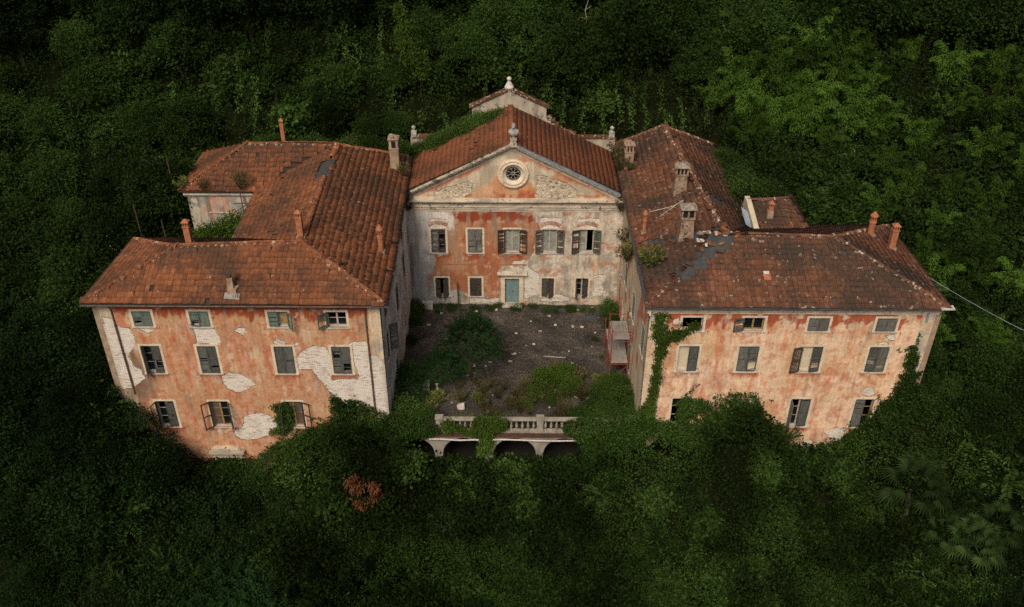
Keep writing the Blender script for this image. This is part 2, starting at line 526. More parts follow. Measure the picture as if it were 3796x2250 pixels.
# ------------------------------------------------------------------ windows
def shutter(fr, w, h, parent, mat, miss=0.0, skeleton=False, seed=0, tilt=0.0, drop=0):
    """leaf hinged at u=0, running to u=w; frame of stiles and rails with louvre slats"""
    rnd = random.Random(seed)
    mb = MB(); th = .022; st = .065
    fr2 = fr
    def lean(v):
        return v
    mb.box(fr2, 0, st, -th, th, 0, h); mb.box(fr2, w - st, w, -th, th, 0, h)
    mb.box(fr2, st, w - st, -th, th, 0, .09); mb.box(fr2, st, w - st, -th, th, h - .08, h)
    if h > 1.3:
        mb.box(fr2, st, w - st, -th * .9, th * .9, h * .48, h * .48 + .07)
    if not skeleton:
        z = .10; k = max(8, int((h - .2) / .092)); dz = (h - .20) / k
        gap0 = rnd.uniform(.15, .7)
        for i in range(k):
            zz = .11 + i * dz
            if miss and (abs(i / k - gap0) < miss * .5 or rnd.random() < miss * .45):
                if rnd.random() < .3:    # a slat hanging by one end
                    a = rnd.uniform(-.12, .12)
                    mb.add([fr2(st, 0, zz), fr2(w - st, .01, zz + a), fr2(w - st, .01, zz + a + .05), fr2(st, 0, zz + .05)], [(0, 1, 2, 3)])
                continue
            if h > 1.3 and abs(zz - h * .48) < .05:
                continue
            n0, n1 = .030, -.022
            sag = rnd.uniform(-.006, .006)
            mb.add([fr2(st, n0, zz + sag), fr2(w - st, n0, zz - sag), fr2(w - st, n1, zz + dz * .95 - sag), fr2(st, n1, zz + dz * .95 + sag),
                    fr2(st, n0 - .012, zz + sag), fr2(w - st, n0 - .012, zz - sag), fr2(w - st, n1 - .012, zz + dz * .95 - sag), fr2(st, n1 - .012, zz + dz * .95 + sag)],
                   [(0, 1, 2, 3), (4, 7, 6, 5), (0, 4, 5, 1), (2, 6, 7, 3)])
    for zz in (.18, h - .25):      # hinges
        mb.box(fr2, -.035, .03, -.03, .03, zz, zz + .07)
    return mb.build('shutter', mat, parent)

WSEED = [0]
def window(fr, u0, u1, z0, z1, parent, left=None, right=None, glass='glass', frame='woodframe', surround=.14, sill=True, smat='shutter', muntins=2, panes=(1, 1), trim='trim', depth=.17, rails=True, hooks=True):
    """left/right: None or (opening angle in degrees, share of missing slats, skeleton)"""
    WSEED[0] += 1
    rnd = random.Random(WSEED[0])
    w, h = u1 - u0, z1 - z0; um = (u0 + u1) / 2
    mb = MB(); d0, d1 = -depth - .05, -depth
    fw = .065
    mb.box(fr, u0, u0 + fw, d0, d1, z0, z1); mb.box(fr, u1 - fw, u1, d0, d1, z0, z1)
    mb.box(fr, u0 + fw, u1 - fw, d0, d1, z1 - fw, z1); mb.box(fr, u0 + fw, u1 - fw, d0, d1, z0, z0 + fw * 1.3)
    if rails:
        mb.box(fr, um - .05, um + .05, d0 - .002, d1 + .02, z0 + fw, z1 - fw)
        for side, on in ((0, panes[0]), (1, panes[1])):
            a, b = (u0 + fw, um - .05) if side == 0 else (um + .05, u1 - fw)
            if on:
                for k in range(1, muntins + 1):
                    zz = z0 + fw + (h - 2 * fw) * k / (muntins + 1)
                    mb.box(fr, a, b, d0 + .01, d1 - .008, zz - .017, zz + .017)
    win = mb.build('window', M[frame], parent)
    # panes, one by one
    for side, on in ((0, panes[0]), (1, panes[1])):
        if not on:
            continue
        a, b = (u0 + fw, um - .05) if side == 0 else (um + .05, u1 - fw)
        g = glass if isinstance(glass, str) else glass[side]
        for k in range(muntins + 1):
            za = z0 + fw + (h - 2 * fw) * k / (muntins + 1) + .017; zb = z0 + fw + (h - 2 * fw) * (k + 1) / (muntins + 1) - .017
            if g == 'glass' and rnd.random() < .16:
                continue      # broken out
            p = MB(); p.box(fr, a, b, d0 + .018, d0 + .026, za, zb); p.build('pane', M[g], win)
    if surround:
        s = surround; p = MB()
        p.box(fr, u0 - s, u0, .01, .055, z0, z1); p.box(fr, u1, u1 + s, .01, .055, z0, z1); p.box(fr, u0 - s, u1 + s, .01, .055, z1, z1 + s * .95)
        p.build('surround', M[trim], win)
    if sill:
        p = MB(); p.box(fr, u0 - .16, u1 + .16, -.02, .11, z0 - .075, z0); p.build('sill', M['sill'], win)
    for side, cfg in ((0, left), (1, right)):
        if cfg is None:
            continue
        ang, miss, skel = cfg[:3]
        mt = cfg[3] if len(cfg) > 3 else smat
        lw = w / 2 - .008
        if side == 0:
            f2 = Fr(fr(u0 + .004, .02 if ang < 20 else .085, z0 + .01), fr.U, fr.N)
            f2 = f2.turned(R(ang))
        else:
            f2 = Fr(fr(u1 - .004, .02 if ang < 20 else .085, z0 + .01), -fr.U, fr.N)
            f2 = f2.turned(R(ang))
        shutter(f2, lw, h - .02, win, M[mt], miss, skel, WSEED[0] * 7 + side)
    if hooks:
        for uu in (u0 - .32, u1 + .32):
            p = MB(); p.tube([fr(uu, .02, z0 - .02), fr(uu, .10, z0 - .02), fr(uu, .10, z0 - .14)], .014, 5)
            p.build('shutter_catch', M['metal'], win)
    return win
# ------------------------------------------------------------------ roofs
TW, TL, TEX = .25, .44, .375      # tile width, length, exposed length
def tile_mesh(name, mat, seed):
    """interlocking clay tile: two rolls across, raised tail, thickness at the tail"""
    rnd = random.Random(seed)
    xs = [0, .025, .055, .085, .125, .15, .18, .21, .25]
    zs = [.002, .032, .044, .026, .002, .032, .044, .026, .002]
    top0 = [(x, 0, z + .028) for x, z in zip(xs, zs)]
    top1 = [(x, TL, z + .004) for x, z in zip(xs, zs)]
    bot0 = [(x, 0.004, z + .014) for x, z in zip(xs, zs)]
    n = len(xs)
    V = top0 + top1 + bot0
    F = [(i, i + 1, n + i + 1, n + i) for i in range(n - 1)] + [(2 * n + i, 2 * n + i + 1, i + 1, i) for i in range(n - 1)]
    return np.array(V), np.array(F)
TV, TF = tile_mesh('t', None, 1)

def sag(x, y):
    return (fbm(x * .28 + 5, y * .28 + 3, 3) - .5) * .16

def slope(p0, p1, poly):
    """p0->p1 runs along the eave; poly: plan outline (x,y) of the slope; the plane is given by poly's 3D points"""
    P = [Vector(p) for p in poly]
    nrm = Vector((0, 0, 0))
    for i in range(len(P)):
        a, b = P[i], P[(i + 1) % len(P)]
        nrm += Vector(((a.y - b.y) * (a.z + b.z), (a.z - b.z) * (a.x + b.x), (a.x - b.x) * (a.y + b.y)))
    nrm.normalize()
    if nrm.z < 0:
        nrm = -nrm
    e = (Vector(p1) - Vector(p0)); e = (e - nrm * e.dot(nrm)).normalized()
    s = nrm.cross(e).normalized()
    if s.z < 0:
        e = -e; s = nrm.cross(e).normalized()
    return P, e, s, nrm

def tri_z(P, x, y):
    """height on the fan of triangles that makes up a slope (old roofs are seldom flat)"""
    best = None
    for k in range(1, len(P) - 1):
        a, b, c = P[0], P[k], P[k + 1]
        d = (b.y - c.y) * (a.x - c.x) + (c.x - b.x) * (a.y - c.y)
        if abs(d) < 1e-9:
            continue
        l0 = ((b.y - c.y) * (x - c.x) + (c.x - b.x) * (y - c.y)) / d; l1 = ((c.y - a.y) * (x - c.x) + (a.x - c.x) * (y - c.y)) / d; l2 = 1 - l0 - l1
        m = min(l0, l1, l2)
        if best is None or m > best[0]:
            best = (m, l0 * a.z + l1 * b.z + l2 * c.z)
    return best[1]

def lay_tiles(p0, p1, poly, holes=(), seed=1, rough=1.0, lift=.03):
    """-> list of (origin, e, s, n) for every tile of one slope"""
    rnd = random.Random(seed)
    P, e, s, n = slope(p0, p1, poly)
    O = P[0]
    uv = [((p - O).dot(e), (p - O).dot(s)) for p in P]
    u0 = min(q[0] for q in uv); u1 = max(q[0] for q in uv); v0 = min(q[1] for q in uv); v1 = max(q[1] for q in uv)
    out = []
    nr = int((v1 - v0) / TEX) + 1; nc = int((u1 - u0) / TW) + 1
    II, JJ = np.meshgrid(np.arange(nc), np.arange(nr), indexing='ij')
    UU = u0 + II * TW; VV = v0 + JJ * TEX
    ins = poly_sdf(UU + TW / 2, VV + TEX * .45, uv) < .05
    X = O.x + e.x * (UU + .12) + s.x * (VV + .2); Y = O.y + e.y * (UU + .12) + s.y * (VV + .2)
    for h in holes:
        dil = .17 if len(h) > 12 else .0
        ins &= poly_sdf(X, Y, h) + (fbm(X * 2, Y * 2, 2) - .5) * .3 > dil
    SG = sag(X, Y)
    for i in range(nc):
        du = rnd.uniform(-.008, .008)
        for j in range(nr):
            if not ins[i, j]:
                continue
            a = rnd.gauss(0, .018 * rough)
            if rnd.random() < .012 * rough:
                a += rnd.uniform(-.25, .25)
            if rnd.random() < .004 * rough:
                continue
            zfix = tri_z(P, X[i, j], Y[i, j]) - (O.z + e.z * (UU[i, j] + .12) + s.z * (VV[i, j] + .2))
            o = Vector((0, 0, zfix)) + O + e * (UU[i, j] + du + rnd.gauss(0, .004 * rough)) + s * (VV[i, j] + rnd.gauss(0, .012 * rough) + .012 * math.sin(i * .35 + j)) + n * (lift + rnd.gauss(0, .004 * rough)) + Vector((0, 0, SG[i, j]))
            e2 = e * math.cos(a) + s * math.sin(a); s2 = s * math.cos(a) - e * math.sin(a)
            tip = rnd.gauss(0, .012 * rough)
            s3 = (s2 + n * tip).normalized(); n3 = e2.cross(s3)
            out.append((o, e2, s3, n3))
    return out

def put_tiles(tiles, roof, key, singles=300):
    """the tiles nearest the camera are objects of their own, the others one part"""
    tiles = sorted(tiles, key=lambda q: (q[0] - CAM).length)
    single, rest = tiles[:singles], tiles[singles:]
    if single:
        me = mesh_np('tile', TV, TF, M[key + '_single'])
        for o, e, s, n in single:
            obj('tile', me, roof, Matrix(((e.x, s.x, n.x, o.x), (e.y, s.y, n.y, o.y), (e.z, s.z, n.z, o.z), (0, 0, 0, 1))))
    if rest:
        O = np.array([q[0] for q in rest]); E = np.array([q[1] for q in rest]); Sx = np.array([q[2] for q in rest]); Nn = np.array([q[3] for q in rest])
        V = O[:, None] + TV[None, :, 0:1] * E[:, None] + TV[None, :, 1:2] * Sx[:, None] + TV[None, :, 2:3] * Nn[:, None]
        k = len(TV)
        F = TF[None] + (np.arange(len(rest)) * k)[:, None, None]
        o = obj('roof_tiling', mesh_np('roof_tiling', V.reshape(-1, 3), F.reshape(-1, 4), M[key]), roof)
        o['kind'] = 'stuff'

def deck(polys, mat, parent, eaves=(), th=.10, name='roof'):
    """boarded roof deck under the tiles"""
    mb = MB()
    for P in polys:
        P = [Vector(p) for p in P]; k = len(P)
        D = Vector((0, 0, th))
        up = [p + Vector((0, 0, float(sag(p.x, p.y)) - .02)) for p in P]
        lo = [p - D for p in P]
        mb.add(up + lo, [(0, i, i + 1) for i in range(1, k - 1)] + [(k, k + i + 1, k + i) for i in range(1, k - 1)] + [(i, k + i, k + (i + 1) % k, (i + 1) % k) for i in range(k)])
    return mb.build(name, mat, parent)

def ridge_line(A, B, roof, mat, seed=1, r=.125, gaps=(), mortar=True, name='ridge_tile'):
    """half-round tiles bedded in mortar along a ridge or hip"""
    A, B = Vector(A), Vector(B); rnd = random.Random(seed)
    d = (B - A); L = d.length; d.normalize()
    side = d.cross(Vector((0, 0, 1))).normalized(); upv = side.cross(d).normalized()
    n = max(1, int(L / .37))
    prof = [(math.cos(a) * r, math.sin(a) * r) for a in [math.pi * i / 6 for i in range(7)]]
    V = [(x * .92, 0, z * .92) for x, z in prof] + [(x, .43, z) for x, z in prof] + [(x * .80, .43, z * .78) for x, z in prof]
    k = 7
    F = [(i, i + 1, k + i + 1, k + i) for i in range(k - 1)] + [(k + i, k + i + 1, 2 * k + i + 1, 2 * k + i) for i in range(k - 1)]
    me = mesh_np('ridge_tile', np.array(V), np.array(F), mat, smooth=False)
    lumps = MB()
    for i in range(n):
        t_ = (i + .0) / n
        if any(a < t_ < b for a, b in gaps):
            continue
        p = A + d * (L * t_)
        p = p + Vector((0, 0, float(sag(p.x, p.y)) + .06)) + side * rnd.gauss(0, .014) + upv * rnd.gauss(0, .008)
        a = rnd.gauss(0, .045)
        dd = (d * math.cos(a) + side * math.sin(a)).normalized(); ss = dd.cross(Vector((0, 0, 1))).normalized(); uu = ss.cross(dd)
        dd = -dd if True else dd
        ss2 = -ss
        o = p - dd * .2
        obj(name, me, roof, Matrix(((ss2.x, dd.x, uu.x, o.x), (ss2.y, dd.y, uu.y, o.y), (ss2.z, dd.z, uu.z, o.z), (0, 0, 0, 1))))
        if mortar:
            for sd in (-1, 1):
                if rnd.random() < .75:
                    q = p + side * sd * (r + rnd.uniform(-.01, .05)) - upv * .02 + d * rnd.uniform(-.1, .1)
                    w = rnd.uniform(.02, .05); l_ = rnd.uniform(.03, .12)
                    f_ = Fr(q, d, side)
                    lumps.box(f_, -l_, l_, -w, w, -.05, w * .8, jit=.02)
    if mortar and lumps.v:
        o = lumps.build('mortar_bedding', M['mortar'], roof); o['kind'] = 'stuff'

def gutter(path, parent, mat=None, r=.07):
    for a, b in zip(path, path[1:]):
        mb = MB(); a, b = Vector(a), Vector(b); d = (b - a).normalized(); s = d.cross(Vector((0, 0, 1)))
        k = 6; ring = [(math.cos(math.pi + math.pi * i / k) * r, math.sin(math.pi + math.pi * i / k) * r) for i in range(k + 1)]
        vs = [p + s * x + Vector((0, 0, z)) for p in (a, b) for x, z in ring]
        mb.add(vs, [(i, i + 1, k + 2 + i, k + 1 + i) for i in range(k)])
        vs2 = [p + s * x * .88 + Vector((0, 0, z * .88)) for p in (a, b) for x, z in ring]
        mb.add(vs2, [(i, i + 1, k + 2 + i, k + 1 + i) for i in range(k)])
        mb.build('gutter', mat or M['gutter'], parent)

# ------------------------------------------------------------------ chimneys
def lantern(mb, c, w, z0, z1, posts=3):
    """open top: posts all round carrying a plate"""
    pw = w * .16
    for sx in np.linspace(-w / 2 + pw / 2, w / 2 - pw / 2, posts):
        for sy in np.linspace(-w / 2 + pw / 2, w / 2 - pw / 2, posts):
            if max(abs(sx), abs(sy)) < w / 2 - pw:
                continue
            mb.box(Fr(Vector(c) + Vector((sx, sy, 0)), (1, 0, 0), (0, 1, 0)), -pw / 2, pw / 2, -pw / 2, pw / 2, z0, z1)
def pyramid(mb, c, w, z0, z1):
    c = Vector(c)
    mb.add([c + Vector((x * w / 2, y * w / 2, z0)) for x, y in ((-1, -1), (1, -1), (1, 1), (-1, 1))] + [c + Vector((0, 0, z1))], [(0, 1, 2, 3)[::-1], (0, 1, 4), (1, 2, 4), (2, 3, 4), (3, 0, 4)])
def box_at(mb, c, w, d, z0, z1, jit=0.0):
    mb.box(Fr(Vector(c), (1, 0, 0), (0, 1, 0)), -w / 2, w / 2, -d / 2, d / 2, z0, z1, jit)

def flue_square(c, parent, h=1.25, w=.30, lean=0):
    """square terracotta stack with open lantern and pyramid cap"""
    mb = MB(); box_at(mb, c, w, w, -.35, h); box_at(mb, c, w * 1.18, w * 1.18, h, h + .06)
    ch = mb.build('chimney', M['terracotta'], parent)
    mb = MB(); lantern(mb, c, w * .95, h + .06, h + .30); box_at(mb, c, w * .5, w * .5, h + .05, h + .28); mb.build('chimney_lantern', M['terracotta'], ch)
    mb = MB(); box_at(mb, c, w * 1.25, w * 1.25, h + .30, h + .34); pyramid(mb, c, w * 1.22, h + .34, h + .52); mb.build('chimney_cap', M['terracotta'], ch)
    mb = MB(); box_at(mb, c, w * 1.5, w * 1.5, -.35, .10, .02); mb.build('chimney_base', M['mortar'], ch)
def flue_round(c, parent, h=1.2, r=.15):
    mb = MB(); mb.lathe(c, [(r, -.35), (r, .55 * h), (r * 1.16, .56 * h), (r * 1.16, .64 * h), (r * .95, .65 * h), (r * .95, .70 * h)], 12)
    ch = mb.build('chimney', M['terracotta'], parent, smooth=False)
    mb = MB()
    for k in range(7):
        a = 2 * math.pi * k / 7
        mb.box(Fr(Vector(c) + Vector((math.cos(a) * r * .85, math.sin(a) * r * .85, 0)), (1, 0, 0), (0, 1, 0)), -.022, .022, -.022, .022, .70 * h, .86 * h)
    mb.lathe(c, [(r * .5, .68 * h), (r * .5, .86 * h)], 8)
    mb.build('chimney_lantern', M['terracotta'], ch)
    mb = MB(); mb.lathe(c, [(r * 1.3, .86 * h), (r * 1.3, .90 * h), (r * .9, .97 * h), (.02, 1.08 * h)], 12); mb.build('chimney_cap', M['terracotta'], ch)
    mb = MB(); box_at(mb, c, r * 2.8, r * 2.8, -.35, .08, .03); mb.build('chimney_base', M['mortar'], ch)
def chimney_big(c, parent, h=1.9, w=.85, d=.62, openings=3):
    """tapered plastered stack, arched openings under a tiled cap"""
    c = Vector(c); mb = MB()
    hb = h * .52
    k = [(-1, -1), (1, -1), (1, 1), (-1, 1)]
    vs = [c + Vector((x * w * .58, y * d * .58, -.7)) for x, y in k] + [c + Vector((x * w * .44, y * d * .44, hb)) for x, y in k]
    mb.add(vs, [(0, 1, 5, 4), (1, 2, 6, 5), (2, 3, 7, 6), (3, 0, 4, 7), (4, 5, 6, 7), (3, 2, 1, 0)])
    ch = mb.build('chimney', M['sooty'], parent)
    mb = MB(); box_at(mb, c, w * 1.04, d * 1.04, hb, hb + .09, .012); mb.build('chimney_collar', M['sooty'], ch)
    mb = MB(); z0, z1 = hb + .09, h * .82
    pw = w * .12
    for sx in np.linspace(-w * .44, w * .44, openings + 1):
        for sy in (-d * .40, d * .40):
            mb.box(Fr(c + Vector((sx, sy, 0)), (1, 0, 0), (0, 1, 0)), -pw / 2, pw / 2, -pw / 2, pw / 2, z0, z1)
    for sy in (-d * .40, d * .40):      # arch heads
        mb.box(Fr(c + Vector((0, sy, 0)), (1, 0, 0), (0, 1, 0)), -w * .46, w * .46, -pw * .45, pw * .45, z1 - .07, z1)
    box_at(mb, c, w * .9, d * .85, z1 - .05, z1 - .001)
    mb.build('chimney_lantern', M['sooty'], ch)
    mb = MB(); box_at(mb, c, w * .8, d * .7, z0, z1 - .06); mb.build('flue_shade_box', M['dark'], ch)  # near-black box painted as the shade behind the openings
    mb = MB(); box_at(mb, c, w * 1.2, d * 1.2, z1, z1 + .07, .012); pyramid(mb, c, w * 1.15, z1 + .07, z1 + .07 + .22)
    rnd = random.Random(int(c.x * 10))
    for _ in range(10):
        box_at(mb, c + Vector((rnd.uniform(-.4, .4) * w, rnd.uniform(-.4, .4) * d, 0)), .16, .12, z1 + .06, z1 + .06 + rnd.uniform(.06, .2), .02)
    mb.build('chimney_cap', M['mortar'], ch)
def chimney_tall(c, parent, h=2.6, w=.55, slot=1, cap='ridgeL'):
    """tall square stack with slots"""
    c = Vector(c); mb = MB(); box_at(mb, c, w, w, -.5, h * .62); ch = mb.build('chimney', M['chimplaster'], parent)
    mb = MB(); box_at(mb, c, w * 1.14, w * 1.14, h * .62, h * .655); mb.build('chimney_collar', M['chimplaster'], ch)
    mb = MB(); a, b = h * .655, h * .90
    n = slot + 1
    for sx in np.linspace(-w * .5 + w * .13, w * .5 - w * .13, n):
        box_at(mb, c + Vector((sx, 0, 0)), w * .26 if slot == 1 else w * .18, w, a, b)
    box_at(mb, c, w * .99, w * .99, b - .10, b + .001)
    mb.build('chimney_lantern', M['chimplaster'], ch)
    mb = MB(); box_at(mb, c, w * .6, w * .9, a, b - .08); mb.build('flue_shade_box', M['dark'], ch)  # dark core standing in for shade between the slots
    mb = MB(); box_at(mb, c, w * 1.25, w * 1.25, b, b + .07, .012)
    rnd = random.Random(3)
    for k in range(9):
        box_at(mb, c + Vector((rnd.uniform(-.4, .4) * w, rnd.uniform(-.4, .4) * w, 0)), .22, .16, b + .05, b + .05 + rnd.uniform(.06, .22), .03)
    mb.build('chimney_cap', M['chimplaster'], ch)
    return ch
# ------------------------------------------------------------------ paint and stain maps for the fronts
def lerp(a, b, t):
    return a + (b - a) * np.clip(t, 0, 1)[..., None]

def front_colour(wins, z_top, pale, seed, corners, dark_oval, red=.6, tone=1.0):
    def f(U, Z):
        n1 = fbm(U * .9 + seed, Z * .9, 5); n2 = fbm(U * 3.1 + seed, Z * 3.1 + 4, 4); st = fbm(U * 3.3 + seed, Z * .5 + 2, 4); n3 = fbm(U * .35, Z * .35 + seed, 3)
        hb = fbm(U * .5 + 8, Z * 5.0 + seed, 3)
        C = np.broadcast_to(PEACH, U.shape + (3,)).copy()
        C = lerp(C, np.array((.74, .56, .40)), pale * sstep(.22, .52, n1))
        C = lerp(C, TANP * (1 + .2 * pale), .7 * sstep(.52, .72, fbm(U * .6 + 31, Z * .6, 4)))
        C = C * (1 + (hb - .5)[..., None] * .28)
        # red paint that has survived: under the eaves, under the sills, in blotches and runs
        top = sstep(.80, .55, (z_top - Z) + (st - .5) * 1.5 + (n2 - .5) * .6)
        C = lerp(C, REDP, .95 * top)
        for (a, b, c, d) in wins:
            uu = np.clip(1 - np.maximum(a - .18 - U, U - b - .18) / .08, 0, 1)
            zz = sstep(.55, .02, (c - .06 - Z) + (st - .5) * .5) * (Z < c - .02)
            C = lerp(C, REDP * 1.08, .9 * uu * zz)
        bl = np.maximum(sstep(.60, .67, n2 * .6 + n1 * .4 + .02), sstep(.66, .69, fbm(U * 2.3 + seed + 50, Z * 2.0 + 9, 3)))
        C = lerp(C, REDP * 1.5, .62 * bl * red)
        rn = sstep(.56, .72, fbm(U * 4.5 + seed, Z * .55, 4)) * sstep(.42, .6, n3)
        C = lerp(C, REDP * 1.7, .55 * rn * red)
        C = lerp(C, CREAM, .8 * sstep(.66, .72, fbm(U * 1.7 + 77 + seed, Z * 1.7, 5)))
        C = C * tone
        for (a, b) in corners:
            inside = np.clip(1 - np.maximum(a - U, U - b) / .06, 0, 1)
            Cc = lerp(np.broadcast_to(CREAM, U.shape + (3,)), GREYP, sstep(.45, .65, n1) * .8)
            Cc = lerp(Cc, PEACH, .5 * sstep(.55, .65, n2))
            C = C * (1 - inside[..., None]) + Cc * inside[..., None]
        if dark_oval:
            u_, z_, ru, rz = dark_oval  # darker oval patch with a streaky edge
            dd = np.hypot((U - u_) / ru, (Z - z_) / rz) + (st - .5) * .9
            C = lerp(C, DIRT, .72 * sstep(1.0, .4, dd))
        C = lerp(C, DIRT * 2, .42 * sstep(.56, .70, st) * sstep(.40, .65, fbm(U * .5 + 70, Z * .5 + seed, 3)))
        C = lerp(C, WHITEP, .28 * sstep(.60, .66, fbm(U * 5.5 + 12, Z * 1.4 + seed, 4)) * sstep(.48, .62, n3))
        return np.clip(C, .01, .9)
    return f

def cornice(name, fr, u0, u1, z0, prof, parent, mat):
    mb = MB(); mb.prism(fr, [(n, z0 + z) for n, z in prof], u0, u1); return mb.build(name, mat, parent)

# ================================================================== LEFT WING
LW = empty('villa_wing', (-15.4, 3, -5), 'orange-tiled villa wing with big white brick patches on its peeling peach front', 'building')
FL = Fr((0, 0, 0), (1, 0, 0), (0, -1, 0))
LX = [(-21.60, -20.50), (-18.34, -17.22), (-13.86, -12.74), (-10.52, -9.41)]
LZ = [(7.95, 9.02), (4.57, 6.57), (.37, 2.41)]
holesL = [(a, b, c, d) for a, b in LX for c, d in LZ] + [(-18.6, -17.1, -4.6, -2.15)]
PL = [[(-23.33, 8.65), (-22.7, 8.46), (-22.51, 7.92), (-21.98, 7.78), (-21.78, 7.23), (-21.93, 6.53), (-22.51, 5.81), (-22.32, 5.19), (-21.91, 4.77), (-21.8, 4.14), (-22.61, 3.49), (-23.34, 3.27), (-23.7, 4.34), (-23.7, 6.42)],
 [(-21.46, 7.93), (-20.45, 7.93), (-20.65, 7.59), (-20.99, 7.48), (-21.27, 7.68)],
 [(-18.37, 7.89), (-17.08, 7.9), (-17.02, 7.56), (-16.87, 7.26), (-16.86, 6.86), (-17.02, 6.6), (-17.3, 6.65), (-17.73, 6.75), (-18.31, 6.7), (-18.25, 7.25)],
 [(-15.95, 7.66), (-15.68, 7.88), (-15.27, 7.91), (-15.36, 7.61), (-15.51, 7.38), (-15.7, 7.51)],
 [(-13.79, 6.97), (-13.54, 7.08), (-13.23, 6.98), (-12.97, 6.73), (-13.35, 6.67), (-13.74, 6.75)],
 [(-12.62, 6.93), (-12.35, 6.86), (-12.38, 6.63), (-12.58, 6.6)],
 [(-12.66, 5.66), (-12.45, 6.07), (-12.08, 6.38), (-11.48, 6.63), (-10.91, 6.59), (-10.7, 6.28), (-10.63, 5.77), (-10.56, 4.52), (-10.7, 4.41), (-10.79, 3.88), (-11.15, 3.66), (-11.44, 4.09), (-11.71, 4.62), (-11.85, 4.83), (-12.35, 4.88), (-12.75, 4.95)],
 [(-9.52, 6.7), (-9.17, 6.95), (-8.6, 7.0), (-8.29, 6.8), (-8.22, 6.19), (-8.35, 6.09), (-7.95, 5.99), (-7.49, 5.48), (-7.3, 3.36), (-7.3, 1.2), (-8.01, 1.2), (-9.05, 2.0), (-10.25, 2.3), (-10.75, 2.69), (-11.08, 3.55), (-10.87, 3.99), (-10.34, 4.2), (-9.17, 4.21), (-9.06, 4.53), (-9.18, 5.05), (-9.31, 5.47), (-9.29, 6.09), (-9.52, 6.29)],
 [(-17.24, 4.37), (-16.79, 4.59), (-16.06, 4.49), (-15.54, 4.07), (-15.3, 3.75), (-15.72, 3.42), (-16.27, 3.15), (-16.7, 3.14), (-17.07, 3.41), (-17.29, 3.84)],
 [(-16.45, 1.21), (-16.04, 1.38), (-15.42, 1.49), (-14.93, 1.33), (-14.48, .88), (-14.35, .54), (-14.68, .08), (-15.18, -.39), (-16.1, -.69), (-16.89, -.69), (-17.19, -.4), (-17.22, -.05), (-16.62, .41)],
 [(-11.31, 1.07), (-10.98, 1.3), (-10.61, 1.13), (-10.68, .85), (-11.11, .9)]]
shell('wall', FL, -23.42, -7.47, -5.5, 9.62, holesL, M['brickwall'], LW)
_pf = patch_field(PL, .05, 3)
def _fl(U, Z):
    d = _pf(U, Z)
    for h in holesL:
        d = np.minimum(d, rect_sdf(U, Z, h) + .012)
    return d
plaster('plaster', FL, -23.42, -7.47, -4.6, 9.4, _fl, front_colour([h for h in holesL if h[2] < 6], 9.35, .25, 3, [(-23.5, -22.62), (-8.12, -7.3)], (-22.3, 4.2, 1.5, 2.6), .75, np.array((.90, .84, .80))), LW)
brickwork('brickwork', FL, PL, _pf, LW, M['brick'], lim=(-23.42, -7.47))
W = window
def wl(c, r, **k):
    a, b = LX[c]; z0, z1 = LZ[r]
    return W(FL, a, b, z0, z1, LW, **k)
wl(0, 0, left=(1, .25, 0, 'shutter_green'), right=(1, 0, 0, 'shutter_green'), muntins=1)
wl(1, 0, left=(6, .45, 0, 'shutter_green'), right=(1, 0, 0, 'shutter_green'), muntins=1)
wl(2, 0, left=(1, .05, 0, 'shutter_green'), right=(128, .05, 0, 'shutter_green'), muntins=1, glass=('glass', 'ochrewood'))
wl(3, 0, left=(150, .25, 0, 'shutter_green'), right=None, muntins=1)
wl(0, 1, left=(62, .5, 0, 'shutter_dark'), right=(2, .35, 0))
wl(1, 1, left=(2, .10, 0), right=(1, .06, 0))
wl(2, 1, left=(1, .04, 0), right=(1, .04, 0))
wl(3, 1, left=(1, .30, 0), right=(3, .28, 0))
wl(0, 2, left=(105, .3, 0, 'shutter_dark'), right=(4, .18, 0))
wl(1, 2, left=(140, 0, 1, 'shutter_dark'), right=(112, .25, 0), glass=('brownpane', 'glass'), frame='ochrewood')
wl(2, 2, left=(100, .5, 1, 'shutter_dark'), right=(158, 0, 1, 'shutter_dark'), glass='brownpane', frame='ochrewood', muntins=1)
wl(3, 2, left=None, right=(3, .2, 0, 'shutter_dark'))
# door hood low on the front
mb = MB(); mb.slab(FL, [(-18.95, -1.62), (-16.75, -1.62), (-16.75, -1.5), (-17.1, -1.18), (-18.6, -1.18), (-18.95, -1.5)], .02, .42)
hood = mb.build('door_hood', M['cornice'], LW)
mb = MB(); mb.box(FL, -18.75, -16.95, .02, .22, -2.1, -1.62); mb.box(FL, -18.85, -18.6, .02, .18, -4.6, -2.1); mb.box(FL, -17.1, -16.85, .02, .18, -4.6, -2.1); mb.build('door_surround', M['cornice'], hood)
mb = MB(); mb.box(FL, -18.6, -17.1, -.3, -.24, -4.6, -2.15); mb.build('door', M['brownwood'], LW)
CP = [(-.02, 0), (.07, 0), (.07, .10), (.16, .17), (.16, .24), (.30, .34), (.30, .42), (-.02, .42)]
cornice('cornice', FL, -23.6, -7.30, 9.33, CP, LW, M['trim'])
# side and rear walls
mb = MB()
for a, b in (((-23.42, 0), (-23.42, 6.2)), ((-23.42, 6.2), (-17.2, 6.2)), ((-17.2, 6.2), (-17.2, 13.4))):
    a, b = Vector((*a, 0)), Vector((*b, 0)); d = (b - a).normalized(); f = Fr(a, d, d.cross(Vector((0, 0, 1))))
    mb.box(f, 0, (b - a).length, -.35, -.003, -5.5, 9.7)
mb.build('rear_wall', M['chimplaster'], LW)
